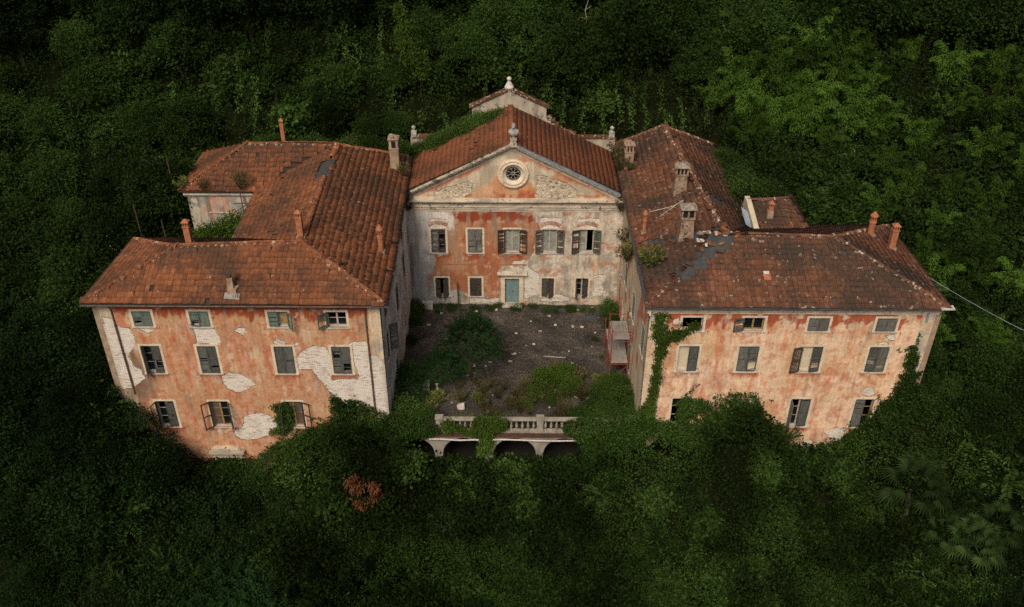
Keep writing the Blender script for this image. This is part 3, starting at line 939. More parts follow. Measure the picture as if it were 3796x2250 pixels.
# courtyard side
FLI = Fr((-7.47, 0, 0), (0, 1, 0), (1, 0, 0))
hLI = [(1.2, 2.3, 4.6, 6.5), (6.2, 7.3, 4.6, 6.5), (10.2, 11.3, 4.6, 6.5), (1.2, 2.3, 7.6, 8.6), (6.2, 7.3, 7.6, 8.6), (10.2, 11.3, 7.6, 8.6), (4.0, 5.1, .5, 2.4)]
shell('wall', FLI, .4, 18.4, -3, 9.62, hLI, M['brickwall'], LW)
_pfi = patch_field([[(.3, 2), (1.2, 3.5), (.9, 6.0), (.3, 6.5)], [(3, 2.5), (5, 3), (5.5, 5), (4, 5.5), (2.9, 4)], [(8, 1), (10, 1.5), (10, 3.5), (8.5, 3.8)]], .3, 9)
def _fli(U, Z):
    d = _pfi(U, Z)
    for h in hLI:
        d = np.minimum(d, rect_sdf(U, Z, h) + .012)
    return d
def _cli(U, Z):
    n = fbm(U * .8, Z * .8, 5); st = fbm(U * 3, Z * .5, 4)
    C = lerp(np.broadcast_to(np.array((.66, .62, .55)), U.shape + (3,)), GREYP * 1.35, sstep(.4, .6, n))
    return lerp(C, DIRT * 1.8, .5 * sstep(.58, .72, st))
plaster('plaster', FLI, .03, 18.4, -1, 9.4, _fli, _cli, LW, .11)
for i, h in enumerate(hLI):
    W(FLI, *h, LW, left=(1, .1, 0), right=(120 if i == 0 else 2, .1, 0), surround=.10, hooks=False)
# drainpipes
for px, zb in ((-22.68, 3.0), (-8.30, .6)):
    mb = MB(); mb.tube([(px, -.45, 9.62), (px, -.2, 9.35), (px, -.10, 9.2), (px, -.10, zb)], .05, 8); dp = mb.build('drainpipe', M['pipe'], LW)
    for zz in (8, 6, 4):
        mb = MB(); mb.lathe((px, -.10, zz), [(.062, 0), (.062, .06)], 8); mb.build('pipe_clip', M['metal'], dp)
# roof
zl = 9.86
A, B, N1, N2, D = (-24.1, -.56, zl), (-6.96, -.56, zl), (-19.46, 3.0, 11.45), (-12.2, 3.05, 11.80), (-23.55, 6.6, zl)
V, E1, RB = (-17.3, 6.6, zl), (-7.4, 18.7, zl), (-12.2, 16.1, 12.0)
W2, AX0, AXR, AXB = (-17.5, 13.1, zl), (-22.7, 13.1, zl), (-18.5, 16.2, 12.0), (-22.7, 19.3, zl)
roofL = deck([[A, B, N2, N1], [D, A, N1], [D, N1, N2, V], [B, E1, RB, N2], [V, N2, RB, W2]], M['deck'], LW)
feltL = [(-13.1, 11.3), (-13.0, 12.4), (-12.8, 13.7), (-11.9, 13.8), (-11.9, 12.8), (-12.0, 11.2)]
tl = lay_tiles(A, B, [A, B, N2, N1], seed=1)
put_tiles(tl, roofL, 'tileL', 300)
rest = lay_tiles(D, A, [D, A, N1], seed=2) + lay_tiles(V, D, [D, N1, N2, V], seed=3) + lay_tiles(B, E1, [B, E1, RB, N2], seed=4, rough=.8, holes=[feltL]) + lay_tiles(V, W2, [V, N2, RB, W2], seed=5, rough=2.2, holes=[feltL])
put_tiles(rest, roofL, 'tileL', 0)
mb = MB(); mb.add([(-12.9, 11.4, 11.72), (-12.75, 13.7, 11.75), (-12.2, 13.8, 12.0), (-12.2, 11.2, 11.97), (-11.9, 13.7, 11.9), (-11.95, 11.3, 11.87)], [(0, 3, 2, 1), (3, 5, 4, 2)]); mb.build('roof_felt', M['felt'], roofL)
ridge_line(N1, N2, roofL, M['ridgeL'], 1); ridge_line(N1, A, roofL, M['ridgeL'], 2); ridge_line(N1, D, roofL, M['ridgeL'], 3)
ridge_line(N2, B, roofL, M['ridgeL'], 4, r=.15); ridge_line(N2, RB, roofL, M['ridgeL'], 5, r=.16, gaps=[(.62, .83)], mortar=False)
gutter([(A[0], A[1] - .05, zl - .10), (B[0] + .05, B[1] - .05, zl - .10)], LW); gutter([(B[0] + .07, B[1], zl - .10), (E1[0] + .07, E1[1], zl - .10)], LW)
flue_square((-12.28, 3.6, 11.75), LW, 1.35, .34); flue_square((-18.75, 3.35, 11.45), LW, 1.15, .34)
flue_round((-7.85, 4.65, 10.2), LW, 1.75, .17)
_ct = chimney_tall((-8.2, 15.95, 10.3), LW, 2.5, .62)
# broken stack near the front eave
mb = MB(); c0 = Vector((-15.62, .12, 10.1)); box_at(mb, c0, .55, .5, -.4, .45, .05); box_at(mb, c0 + Vector((-.06, .05, 0)), .3, .3, .4, 1.05, .04)
ch = mb.build('chimney', M['chimplaster'], LW); ch['label'] = 'broken soot-blackened chimney stump'
mb = MB(); box_at(mb, c0 + Vector((-.09, .05, 0)), .2, .2, .9, 1.45, .05); box_at(mb, c0 + Vector((-.1, .05, 0)), .42, .34, 1.35, 1.47, .03); mb.build('chimney_flue', M['metal'], ch)

# ================================================================== REAR ANNEXE of the left wing
AN = empty('villa_annexe', (-20, 16, 0), 'square rear annexe with faded blind window, tiled hipped roof and weeds on its eaves', 'building')
FA = Fr((0, 13.4, 0), (1, 0, 0), (0, -1, 0))
shell('wall', FA, -22.25, -17.55, 0, 9.72, [(-20.95, -19.9, 5.4, 7.0)], M['brickwall'], AN)
def _can(U, Z):
    n = fbm(U * 1.1 + 50, Z * 1.1, 5); st = fbm(U * 3.2, Z * .6 + 9, 4)
    C = lerp(np.broadcast_to(np.array((.47, .42, .34)), U.shape + (3,)), GREYP * .9, sstep(.42, .62, n))
    rd = (1 - sstep(0, .12, rect_sdf(U, Z, (-20.8, -19.5, 8.2, 9.25)))) * sstep(.30, .5, fbm(U * 2.5, Z * 2.5, 4))
    C = lerp(C, np.array((.40, .20, .15)), .8 * rd)
    C = lerp(C, np.array((.52, .30, .20)), .75 * sstep(.55, .65, fbm(U * 1.4 + 3, Z * 1.0, 4)))
    return lerp(C, DIRT * 1.4, .7 * sstep(.56, .70, st))
plaster('plaster', FA, -22.25, -17.55, 3, 9.5, lambda U, Z: np.minimum(rect_sdf(U, Z, (-20.95, -19.9, 5.4, 7.0)) + .01, patch_field([[(-22.2, 8.9), (-21.6, 8.8), (-21.7, 9.2), (-22.2, 9.3)]], .2, 1)(U, Z)), _can, AN, .08)
cornice('cornice', FA, -22.45, -17.5, 9.36, [(-.02, 0), (.08, 0), (.14, .1), (.2, .16), (.2, .3), (-.02, .3)], AN, M['cornice'])
mb = MB(); mb.box(FA, -20.95, -19.4, .02, .10, 8.08, 8.15); mb.build('sill', M['sill'], AN)
mb = MB(); mb.box(FA, -21.05, -19.8, .02, .10, 6.98, 7.06); mb.build('lintel', M['sill'], AN)
mb = MB(); f = Fr((-22.25, 13.4, 0), (0, 1, 0), (-1, 0, 0)); mb.box(f, .003, 5.6, -.35, 0, 0, 9.7); f = Fr((-22.25, 18.99, 0), (1, 0, 0), (0, 1, 0)); mb.box(f, 0, 14.6, -.3, 0, 0, 9.7); mb.build('rear_wall', M['chimplaster'], AN)
roofA = deck([[AX0, W2, RB, AXR], [AXB, AX0, AXR], [E1, AXB, AXR, RB]], M['deck'], AN)
tearA = [(-16.0, 14.3), (-15.2, 14.7), (-14.4, 15.25), (-13.95, 15.1), (-14.2, 14.75), (-15.5, 14.1), (-15.85, 14.0)]
_ta = lay_tiles(AX0, W2, [AX0, W2, RB, AXR], holes=[tearA], seed=6, rough=1.4)
put_tiles(_ta, roofA, 'tileL', 150)
put_tiles(lay_tiles(AXB, AX0, [AXB, AX0, AXR], seed=7, rough=1.6) + lay_tiles(E1, AXB, [E1, AXB, AXR, RB], seed=8), roofA, 'tileL', 0)
ridge_line(AXR, RB, roofA, M['ridgeL'], 6); ridge_line(AXR, AX0, roofA, M['ridgeL'], 7); ridge_line(RB, E1, roofA, M['ridgeL'], 8)
flue_square((-16.4, 18.3, 10.6), AN, 1.9, .26)

# ================================================================== RIGHT WING
RW = empty('villa_wing', (16, 4, -5), 'brown lichen-spotted villa wing with ivy on its pale peach front and torn roof felt', 'building')
RX = [(9.74, 10.93), (13.24, 14.42), (16.93, 18.12), (20.81, 21.97)]
RZ = [(7.82, 8.75), (4.88, 6.73), (.61, 2.80)]
holesR = [(a, b, c, d) for a, b in RX for c, d in RZ]
PR = [[(21.4, 7.55), (22.02, 7.61), (22.14, 7.24), (21.82, 7.19)], [(20.89, 3.23), (21.23, 3.68), (21.64, 3.8), (21.88, 3.13), (21.46, 3.01)],
 [(19.39, .08), (19.68, .44), (20.66, .51), (20.81, -.27), (20.16, -.64)], [(9.18, 8.51), (9.49, 8.71), (9.61, 8.36), (9.3, 8.1)], [(17.82, -.77), (18.67, -.4), (18.85, -.89), (18.18, -1.26)],
 [(21.0, 6.85), (21.9, 6.95), (21.75, 7.1), (21.2, 7.05)], [(23.5, 5.2), (24.2, 5.6), (24.2, 4.2), (23.7, 4.0)]]
shell('wall', FL, 7.87, 24.04, -5.5, 9.5, holesR, M['brickwall'], RW)
_pr = patch_field(PR, .06, 7)
def _frr(U, Z):
    d = _pr(U, Z)
    for h in holesR:
        d = np.minimum(d, rect_sdf(U, Z, h) + .012)
    return d
plaster('plaster', FL, 7.87, 24.04, -4.6, 9.1, _frr, front_colour([h for h in holesR if h[2] < 6], 9.0, .95, 41, [(7.8, 8.85), (23.35, 24.1)], None, .75, np.array((1.0, .96, .93))), RW)
brickwork('brickwork', FL, PR, _pr, RW, M['brick'], lim=(7.87, 24.04))
def wr(c, r, **k):
    a, b = RX[c]; z0, z1 = RZ[r]
    return W(FL, a, b, z0, z1, RW, **k)
wr(0, 0, left=None, right=None, muntins=1, rails=False, panes=(0, 0))
wr(1, 0, left=(172, .05, 0, 'shutter_grey'), right=None, muntins=0, frame='ochrewood')
wr(2, 0, left=(1, .03, 0, 'shutter_grey'), right=(1, .03, 0, 'shutter_grey'), muntins=1)
wr(3, 0, left=(1, .03, 0, 'shutter_grey'), right=(1, .03, 0, 'shutter_grey'), muntins=1)
wr(0, 1, left=None, right=(2, .04, 0), glass='creampanel', muntins=0, frame='trim')
wr(1, 1, left=(2, .04, 0), right=(3, .35, 0), glass='creampanel', muntins=0, frame='trim')
wr(2, 1, left=(165, .04, 0, 'shutter_dark'), right=(9, .30, 0), glass='creampanel', muntins=0, frame='trim')
wr(3, 1, left=(2, .32, 0), right=(2, .2, 0), glass='creampanel', muntins=0, frame='trim')
wr(0, 2, left=None, right=(12, .4, 0, 'shutter_dark'))
wr(1, 2, left=(2, .1, 0), right=(2, .1, 0))
wr(2, 2, left=(95, .1, 0, 'shutter_grey'), right=(3, .03, 0), frame='woodframe')
wr(3, 2, left=(8, .05, 0), right=None, frame='ochrewood')
cornice('cornice', FL, 7.66, 24.22, 9.02, [(-.02, 0), (.07, 0), (.07, .12), (.17, .2), (.17, .3), (.34, .44), (.34, .54), (-.02, .54)], RW, M['trim'])
mb = MB()
for i in range(9):
    u = 8.6 + i * 1.8
    mb = MB(); mb.tube([FL(u, .36, 9.5), FL(u, .47, 9.5), FL(u, .50, 9.40), FL(u, .44, 9.36)], .014, 5); mb.build('gutter_bracket', M['metal'], RW)
mb = MB(); mb.tube([(23.55, -.12, 9.3), (23.58, -.14, 8.6)], .06, 8); mb.build('drainpipe', M['zinc'], RW)
mb = MB()
for a, b in (((24.04, 8.5), (24.04, 0.003)), ((15.0, 8.5), (24.04, 8.5)), ((15.0, 21.0), (15.0, 8.5)), ((7.84, 21.0), (15.0, 21.0))):
    a, b = Vector((*a, 0)), Vector((*b, 0)); d = (b - a).normalized(); f = Fr(a, d, Vector((0, 0, 1)).cross(d))
    mb.box(f, .003, (b - a).length, -.01, .34, -5.5, 9.55)
mb.build('rear_wall', M['chimplaster'], RW)
FRI = Fr((7.84, 0, 0), (0, 1, 0), (-1, 0, 0))
hRI = [(.7, 1.8, 5.3, 7.2), (9.6, 10.7, 4.3, 5.9), (5.3, 6.4, 4.6, 6.4), (5.3, 6.4, .6, 2.6), (10.0, 11.2, .1, 2.5)]
shell('wall', FRI, .40, 20.9, -3, 9.5, hRI, M['brickwall'], RW)
def _frri(U, Z):
    d = patch_field([[(5.5, 2.6), (7, 3), (7.4, 4.4), (6, 4.2)], [(11.5, 3), (13, 3.5), (13, 6), (11.8, 5.5)]], .25, 4)(U, Z)
    for h in hRI:
        d = np.minimum(d, rect_sdf(U, Z, h) + .012)
    return d
def _cri(U, Z):
    n = fbm(U * .8 + 11, Z * .8, 5); st = fbm(U * 3, Z * .5, 4)
    C = lerp(np.broadcast_to(np.array((.66, .53, .36)), U.shape + (3,)), np.array((.55, .46, .34)), sstep(.4, .6, n))
    C = lerp(C, REDP * 1.6, .8 * sstep(.56, .64, fbm(U * 1.6, Z * .8 + 20, 4)))
    return lerp(C, DIRT * 2.5, .4 * sstep(.6, .72, st))
plaster('plaster', FRI, .03, 20.9, -1, 9.1, _frri, _cri, RW, .11)
for i, h in enumerate(hRI[:4]):
    W(FRI, *h, RW, left=(3, .1, 0, 'shutter_green'), right=(2, .15, 0, 'shutter_green'), surround=.10, hooks=False)
mb = MB(); mb.box(FRI, 10.0, 11.2, -.25, -.2, .1, 2.5); mb.build('door', M['brownwood'], RW)
cornice('cornice', FRI, -.3, 20.9, 9.02, [(-.02, 0), (.07, 0), (.07, .12), (.17, .2), (.17, .3), (.25, .44), (.25, .52), (-.02, .52)], RW, M['trim'])
zr = 9.72
A, B, N1, N2, D = (7.48, -.56, zr), (24.6, -.56, zr), (12.6, 4.3, 11.68), (19.04, 4.2, 11.60), (24.2, 8.95, zr)
V, RBk, Wk, Ek = (15.2, 8.95, zr), (10.95, 19.9, 11.78), (7.48, 21.2, zr), (15.2, 21.2, zr)
roofR = deck([[A, B, N2, N1], [B, D, N2], [D, V, N1, N2], [Wk, A, N1, RBk], [V, Ek, RBk, N1], [Ek, Wk, RBk]], M['felt'], RW)
tear = [(8.1, 6.3), (9.6, 5.6), (10.9, 5.5), (12.0, 5.3), (12.7, 4.6), (12.9, 3.7), (12.15, 3.1), (11.34, 2.8), (11.18, 2.2), (10.56, 1.9), (10.09, 1.4), (9.59, 1.43), (9.5, 1.9), (9.85, 2.2), (10.75, 2.72), (11.0, 3.3), (11.55, 3.7), (11.8, 4.7), (10.6, 5.1), (10.0, 5.2)]
tearE = [(12.3, 10.2), (13.4, 10.3), (13.4, 9.4), (12.6, 9.1)]
put_tiles(lay_tiles(A, B, [A, B, N2, N1], holes=[tear], seed=11, rough=1.3), roofR, 'tileR', 300)
put_tiles(lay_tiles(B, D, [B, D, N2], seed=12, rough=1.3) + lay_tiles(D, V, [D, V, N1, N2], seed=13, rough=2) + lay_tiles(A, Wk, [Wk, A, N1, RBk], holes=[tear], seed=14, rough=1.8)
          + lay_tiles(V, Ek, [V, Ek, RBk, N1], holes=[tearE], seed=15, rough=2) + lay_tiles(Ek, Wk, [Ek, Wk, RBk], seed=16), roofR, 'tileR', 0)
ridge_line(N1, N2, roofR, M['ridgeR'], 11, gaps=[(0, .22)]); ridge_line(N2, B, roofR, M['ridgeR'], 12); ridge_line(N2, D, roofR, M['ridgeR'], 13)
ridge_line(N1, A, roofR, M['ridgeR'], 14, gaps=[(0, .62)]); ridge_line(N1, RBk, roofR, M['ridgeR'], 15, gaps=[(0, .08)]); ridge_line(RBk, Wk, roofR, M['ridgeR'], 16); ridge_line(RBk, Ek, roofR, M['ridgeR'], 17)
# white board at the outer hip end
mb = MB(); mb.box(Fr((23.95, -.35, 9.74), (1, 0, 0), (0, 1, 0)), 0, .75, -.32, .1, 0, .06, .01); mb.build('eave_board', M['whitepipe'], roofR)
chimney_big((10.45, 5.4, 11.1), RW, 2.15, .82, .62, 2); chimney_big((10.9, 11.0, 11.35), RW, 1.85, .80, .6, 3)
flue_round((8.25, 7.35, 10.05), RW, 1.5, .13); chimney_tall((8.2, 16.8, 10.1), RW, 1.9, .6, 2)
flue_round((21.95, 6.3, 10.58), RW, 1.5, .19); flue_square((22.95, 5.25, 10.25), RW, 1.25, .36)

# small block behind the right wing
RA = empty('villa_outbuilding', (17, 10, 0), 'small tiled outbuilding roof with pale torn gable wall behind the brown wing ridge', 'building')
a0, a1, a2, a3 = (15.2, 6.4, 10.62), (18.7, 6.9, 10.15), (17.75, 9.9, 11.15), (15.25, 9.6, 11.15)
a4, a5 = (18.9, 12.5, 9.9), (15.3, 12.5, 9.9)
roofRA = deck([[a0, a1, a2, a3], [a1, a4, a2], [a4, a5, a3, a2]], M['deck'], RA)
put_tiles(lay_tiles(a0, a1, [a0, a1, a2, a3], holes=[[(16.4, 6.3), (17.6, 6.2), (17.8, 6.9), (16.7, 7.1)]], seed=21, rough=2.2), roofRA, 'tileR', 60)
put_tiles(lay_tiles(a1, a4, [a1, a4, a2], seed=22, rough=2) + lay_tiles(a4, a5, [a4, a5, a3, a2], seed=23), roofRA, 'tileR', 0)
ridge_line(a3, a2, roofRA, M['ridgeR'], 21)
f = Fr((15.05, 0, 0), (0, 1, 0), (-1, 0, 0)); mb = MB(); mb.slab(f, [(6.2, 9.5), (9.9, 9.2), (9.9, 11.35), (9.3, 11.33), (6.2, 10.7)], -.16, .16); mb.build('gable_wall', M['creampanel'], RA)
mb = MB(); mb.box(Fr((15.3, 9.9, 0), (1, 0, 0), (0, 1, 0)), 0, 3.3, 0, 2.4, 0, 9.9); mb.build('wall', M['chimplaster'], RA)
mb = MB(); box_at(mb, (16.1, 7.9, 10.6), .34, .34, -.2, .8); chx = mb.build('chimney', M['chimplaster'], RA)
mb = MB(); box_at(mb, (16.1, 7.9, 10.6), .26, .26, .8, 1.05); lantern(mb, (16.1, 7.9, 10.6), .28, 1.05, 1.28); pyramid(mb, (16.1, 7.9, 10.6), .36, 1.28, 1.5); mb.build('chimney_cap', M['terracotta'], chx)
mb = MB(); mb.add([(14.6, 7.6, 10.55), (14.9, 7.2, 10.5), (14.85, 8.4, 11.0), (14.5, 8.9, 11.1), (14.7, 8.0, 10.75)], [(0, 1, 4), (1, 2, 4), (2, 3, 4), (3, 0, 4)]); mb.build('torn_sheet', M['zinc'], RA)
# ================================================================== CENTRAL BLOCK
YC = 14.25
CB = empty('villa_central_block', (0, 17, 0), 'central villa block with triangular pediment, round window and crumbling red and grey front', 'building')
FC = Fr((0, YC, 0), (1, 0, 0), (0, -1, 0))
CU = [(-5.81, -4.76), (-3.18, -2.13), (-.53, .53), (2.15, 3.20), (4.77, 5.82)]
up_h = [(a, b, 4.46, 6.40) for a, b in CU]
lo_h = [(-5.62, -4.70, .71, 2.31), (-3.12, -2.24, .71, 2.31), (-.53, .53, .06, 2.28), (2.18, 3.06, .71, 2.31), (4.70, 5.58, .71, 2.31)]
holesC = up_h + lo_h
shell('wall', FC, -7.44, 7.81, -.4, 8.0, holesC, M['brickwall'], CB, .4)
RED = [(-4.33, 7.9), (1.34, 7.9), (1.71, 7.23), (1.98, 6.58), (1.72, 6.41), (1.61, 4.47), (1.47, 4.29), (1.03, 3.86), (.14, 3.72), (-.61, 3.33), (-.91, 2.98), (-.99, .65), (-1.68, .55), (-1.98, .91), (-3.35, .63), (-3.31, .91), (-3.72, 1.18), (-4.4, 1.22), (-4.75, .99), (-4.82, 2.25), (-5.88, 2.15), (-6.29, 2.06), (-6.24, 2.33), (-5.62, 2.95), (-5.52, 3.39), (-5.61, 4.0), (-5.49, 4.26), (-4.63, 4.26), (-4.6, 6.13), (-4.16, 6.46), (-4.06, 7.21)]
WH = [(-5.7, 7.69), (-4.48, 7.73), (-4.06, 7.29), (-4.08, 6.55), (-4.6, 6.3), (-5.83, 6.33), (-5.72, 7.12)]
PC = [[(-5.75, 7.2), (-4.7, 7.2), (-4.5, 6.85), (-4.75, 6.42), (-5.8, 6.42), (-5.95, 6.8)],
      [(2.0, 7.35), (3.4, 7.35), (3.5, 6.6), (3.3, 6.45), (2.05, 6.45), (1.85, 6.8)], [(4.7, 7.35), (6.2, 7.3), (6.1, 6.6), (5.9, 6.45), (4.7, 6.45), (4.5, 6.8)],
      [(.88, 3.30), (1.11, 3.42), (1.7, 2.85), (2.0, 2.46), (1.97, .84), (.91, .50), (.89, 2.46)], [(.0, 3.75), (.95, 3.85), (.8, 3.35), (.1, 3.35)],
      [(3.3, 1.0), (4.2, .6), (4.4, .3), (2.2, .25), (2.1, .55)], [(-2.0, .5), (-1.0, .55), (-1.0, .1), (-3.2, .1), (-3.2, .55)], [(5.9, 2.6), (6.7, 2.6), (6.7, .8), (6.0, .7)]]
_pc = patch_field(PC, .10, 13)
def _fc(U, Z):
    d = _pc(U, Z)
    for h in holesC:
        d = np.minimum(d, rect_sdf(U, Z, h) + .012)
    return d
def _cc(U, Z):
    n1 = fbm(U * .9 + 60, Z * .9, 5); n2 = fbm(U * 3 + 60, Z * 3, 4); st = fbm(U * 3.2, Z * .5 + 60, 4)
    grey = np.array((.36, .36, .355))
    warm = lerp(np.broadcast_to(np.array((.52, .46, .37)), U.shape + (3,)), np.array((.36, .32, .26)), sstep(.38, .62, n1))
    warm = lerp(warm, np.array((.58, .52, .44)), .8 * sstep(.5, .65, n2))
    warm = lerp(warm, np.array((.46, .20, .12)), .75 * sstep(.63, .69, fbm(U * 1.7 + 9, Z * 1.7, 5)))
    warm = lerp(warm, np.array((.20, .175, .14)), .6 * sstep(.55, .68, fbm(U * .8 + 25, Z * 1.1, 4)) * sstep(3.5, 1.5, Z))
    warm = warm * (1 + (fbm(U * 7, Z * 9, 3) - .5)[..., None] * .7)
    cold = lerp(np.broadcast_to(grey, U.shape + (3,)), np.array((.50, .48, .45)), sstep(.4, .6, n1))
    C = warm + (cold - warm) * (sstep(-3.2, -4.6, U))[..., None]
    dw = poly_sdf(U, Z, WH) + (n2 - .5) * .4
    C = lerp(C, np.array((.62, .58, .51)), sstep(.1, -.05, dw))
    dr = poly_sdf(U, Z, RED) + (fbm(U * 2.6, Z * 2.6 + 7, 4) - .5) * .55
    red = lerp(np.broadcast_to(np.array((.36, .140, .072)), U.shape + (3,)), np.array((.43, .25, .145)), .9 * sstep(.42, .66, st * .5 + n1 * .5))
    red = lerp(red, np.array((.255, .058, .028)), sstep(.95, .6, (7.85 - Z) + (st - .5) * 1.2 + (n2 - .5) * .5))
    for a, b in CU:
        uu = np.clip(1 - np.maximum(a - .2 - U, U - b - .2) / .06, 0, 1)
        red = lerp(red, np.array((.27, .062, .028)), uu * sstep(.55, .05, (4.38 - Z) + (st - .5) * .4) * (Z < 4.4))
    red = lerp(red, np.array((.31, .080, .037)), .7 * sstep(.55, .68, fbm(U * 1.5 + 4, Z * .9, 4)))
    red = lerp(red, np.array((.56, .38, .26)), .55 * sstep(.60, .72, n2))
    C = lerp(C, red, sstep(.04, -.04, dr))
    pil = np.clip(1 - np.maximum(5.95 - U, U - 6.35) / .08, 0, 1) * .5
    C = lerp(C, CREAM, pil)
    C = lerp(C, DIRT * 1.3, .75 * sstep(.5, .9, U * 0 + sstep(-6.9, -7.3, U)) * sstep(.35, .6, st))  # darker strip towards the left end
    C = lerp(C, DIRT * 2, .5 * sstep(.57, .70, st))
    return np.clip(C, .01, .9)
plaster('plaster', FC, -7.44, 7.81, -.2, 7.86, _fc, _cc, CB, .065)
brickwork('brickwork', FC, PC, _pc, CB, M['brick'], keep=.9)
# relieving arches of bare brick over three upper windows
for um in (-5.28, 2.70, 5.33):
    mb = MB()
    for i in range(19):
        a = R(-40 + 80 * i / 18)
        c = FC(um + math.sin(a) * 1.05, 0, 5.86 + math.cos(a) * 1.05)
        f = Fr(c, FC.U * math.cos(a) + Vector((0, 0, -math.sin(a))), FC.N)
        upv = FC.U * math.sin(a) + Vector((0, 0, math.cos(a)))
        vs = [c + f.U * x + upv * z + FC.N * n for n in (.0, .030) for z in (-.14, .16) for x in (-.032, .032)]
        mb.add(vs, [(4, 5, 7, 6), (0, 4, 6, 2), (1, 3, 7, 5), (2, 6, 7, 3), (0, 1, 5, 4)])
    o = mb.build('brick_arch', M['rawbrick'], CB); o['kind'] = 'stuff'
g2 = ('dustglass', 'dustglass')
W(FC, *up_h[0], CB, left=(5, .7, 0, 'shutter_grey'), right=(4, .75, 0, 'shutter_dark'), glass=('dustglass', 'glass'), muntins=3, smat='shutter_grey')
W(FC, *up_h[1], CB, left=(1, .12, 0, 'shutter_grey'), right=(3, .45, 0, 'shutter_grey'), glass=g2)
W(FC, *up_h[2], CB, left=(170, .03, 0, 'shutter_dark'), right=(168, .25, 0, 'shutter_dark'), glass=g2, muntins=2)
W(FC, *up_h[3], CB, left=(168, .05, 0, 'shutter_grey'), right=(172, .05, 0, 'shutter'), glass=g2, muntins=2)
W(FC, *up_h[4], CB, left=(168, .30, 0, 'shutter_dark'), right=(170, .05, 0, 'shutter_green'), glass=g2, panes=(1, 0), muntins=2)
W(FC, *lo_h[0], CB, left=(38, .12, 0, 'shutter_dark'), right=(40, .06, 0, 'shutter_dark'), panes=(0, 0), rails=False)
W(FC, *lo_h[1], CB, left=(2, .05, 0, 'shutter_dark'), right=(3, .05, 0, 'shutter_dark'))
W(FC, *lo_h[3], CB, left=(18, .05, 0, 'shutter_dark'), right=(32, .05, 0, 'shutter_dark'))
W(FC, *lo_h[4], CB, left=(85, .1, 0, 'shutter_dark'), right=(26, .08, 0, 'shutter_dark'))
# front door: two panelled leaves in a moulded stone surround
mb = MB()
for s in (-1, 1):
    a, b = (-.53, -.005) if s < 0 else (.005, .53)
    mb.box(FC, a, b, -.20, -.15, .06, 2.28)
dr = mb.build('door', M['door'], CB); dr['label'] = 'teal panelled double door'
for s in (-1, 1):
    for z0, z1 in ((.18, .58), (.70, 1.42), (1.52, 1.78), (1.86, 2.18)):
        mb = MB(); u0 = -.45 if s < 0 else .09
        mb.box(FC, u0, u0 + .36, -.149, -.125, z0, z1); mb.box(FC, u0 + .05, u0 + .31, -.124, -.112, z0 + .05, z1 - .05); mb.build('door_panel', M['door'], dr)
mb = MB(); mb.lathe(FC(.06, -.10, 1.05), [(.03, -.03), (.045, 0), (.03, .03)], 8); mb.build('door_knob', M['metal'], dr)
mb = MB()
mb.box(FC, -.82, -.53, .0, .10, .0, 2.28); mb.box(FC, .53, .82, .0, .10, .0, 2.28); mb.box(FC, -.82, .82, .0, .11, 2.281, 2.55)
mb.box(FC, -.90, .90, .0, .16, 2.551, 2.66); ds = mb.build('door_surround', M['trim'], CB)
mb = MB(); mb.prism(FC, [(.0, 2.66), (.34, 2.66), (.36, 2.74), (.02, 2.92)], -1.08, 1.08); mb.build('door_hood', M['cornice'], ds)
mb = MB(); mb.box(FC, -.75, .75, .02, .5, -.1, .06); mb.build('door_step', M['sill'], CB)
# string course, entablature
mb = MB(); mb.box(FC, -5.5, 1.0, .02, .055, 3.42, 3.50); mb.build('string_course', M['terracotta'], CB)
cornice('entablature', FC, -7.40, 7.76, 7.82, [(0, 0), (.06, 0), (.06, .16), (.10, .17), (.10, .36), (.15, .37), (.15, .44), (.11, .46), (.11, .74), (.2, .80), (.3, .86), (.42, .9), (.42, .98), (0, 1.06)], CB, M['cornice'])
# tympanum
FT = Fr((0, YC + .02, 0), (1, 0, 0), (0, -1, 0))
mb = MB(); mb.slab(FT, [(-7.3, 8.8), (7.3, 8.8), (7.3, 9.05), (0, 12.72), (-7.3, 9.05)], -.35, 0); mb.build('pediment_wall', pmat('rubble_mortar', (.58, .51, .40), (.40, .33, .24), 3, bump=.8), CB)
ST = [[(-5.43, 8.96), (-5.34, 9.43), (-4.5, 9.74), (-3.8, 9.9), (-3.11, 10.13), (-2.63, 9.98), (-2.85, 9.36), (-3.42, 8.82), (-5.36, 8.81)],
      [(1.66, 10.6), (2.11, 10.68), (2.94, 10.31), (4.05, 9.86), (4.55, 9.47), (4.43, 8.93), (1.66, 9.0), (1.58, 9.15), (1.74, 9.92)]]
TYM = [(-7.1, 8.88), (7.1, 8.88), (0, 12.46)]
OC = (.05, 10.76)
_ps = patch_field(ST, .12, 2)
def _ft(U, Z):
    d = np.minimum(_ps(U, Z), -poly_sdf(U, Z, TYM))
    return np.minimum(d, np.hypot(U - OC[0], Z - OC[1]) - .72)
PRED = [(-3.35, 8.82), (-2.43, 9.52), (-1.59, 10.21), (-1.11, 10.74), (-.9, 11.19), (.05, 11.4), (1.16, 10.15), (1.65, 9.46), (1.52, 8.8)]
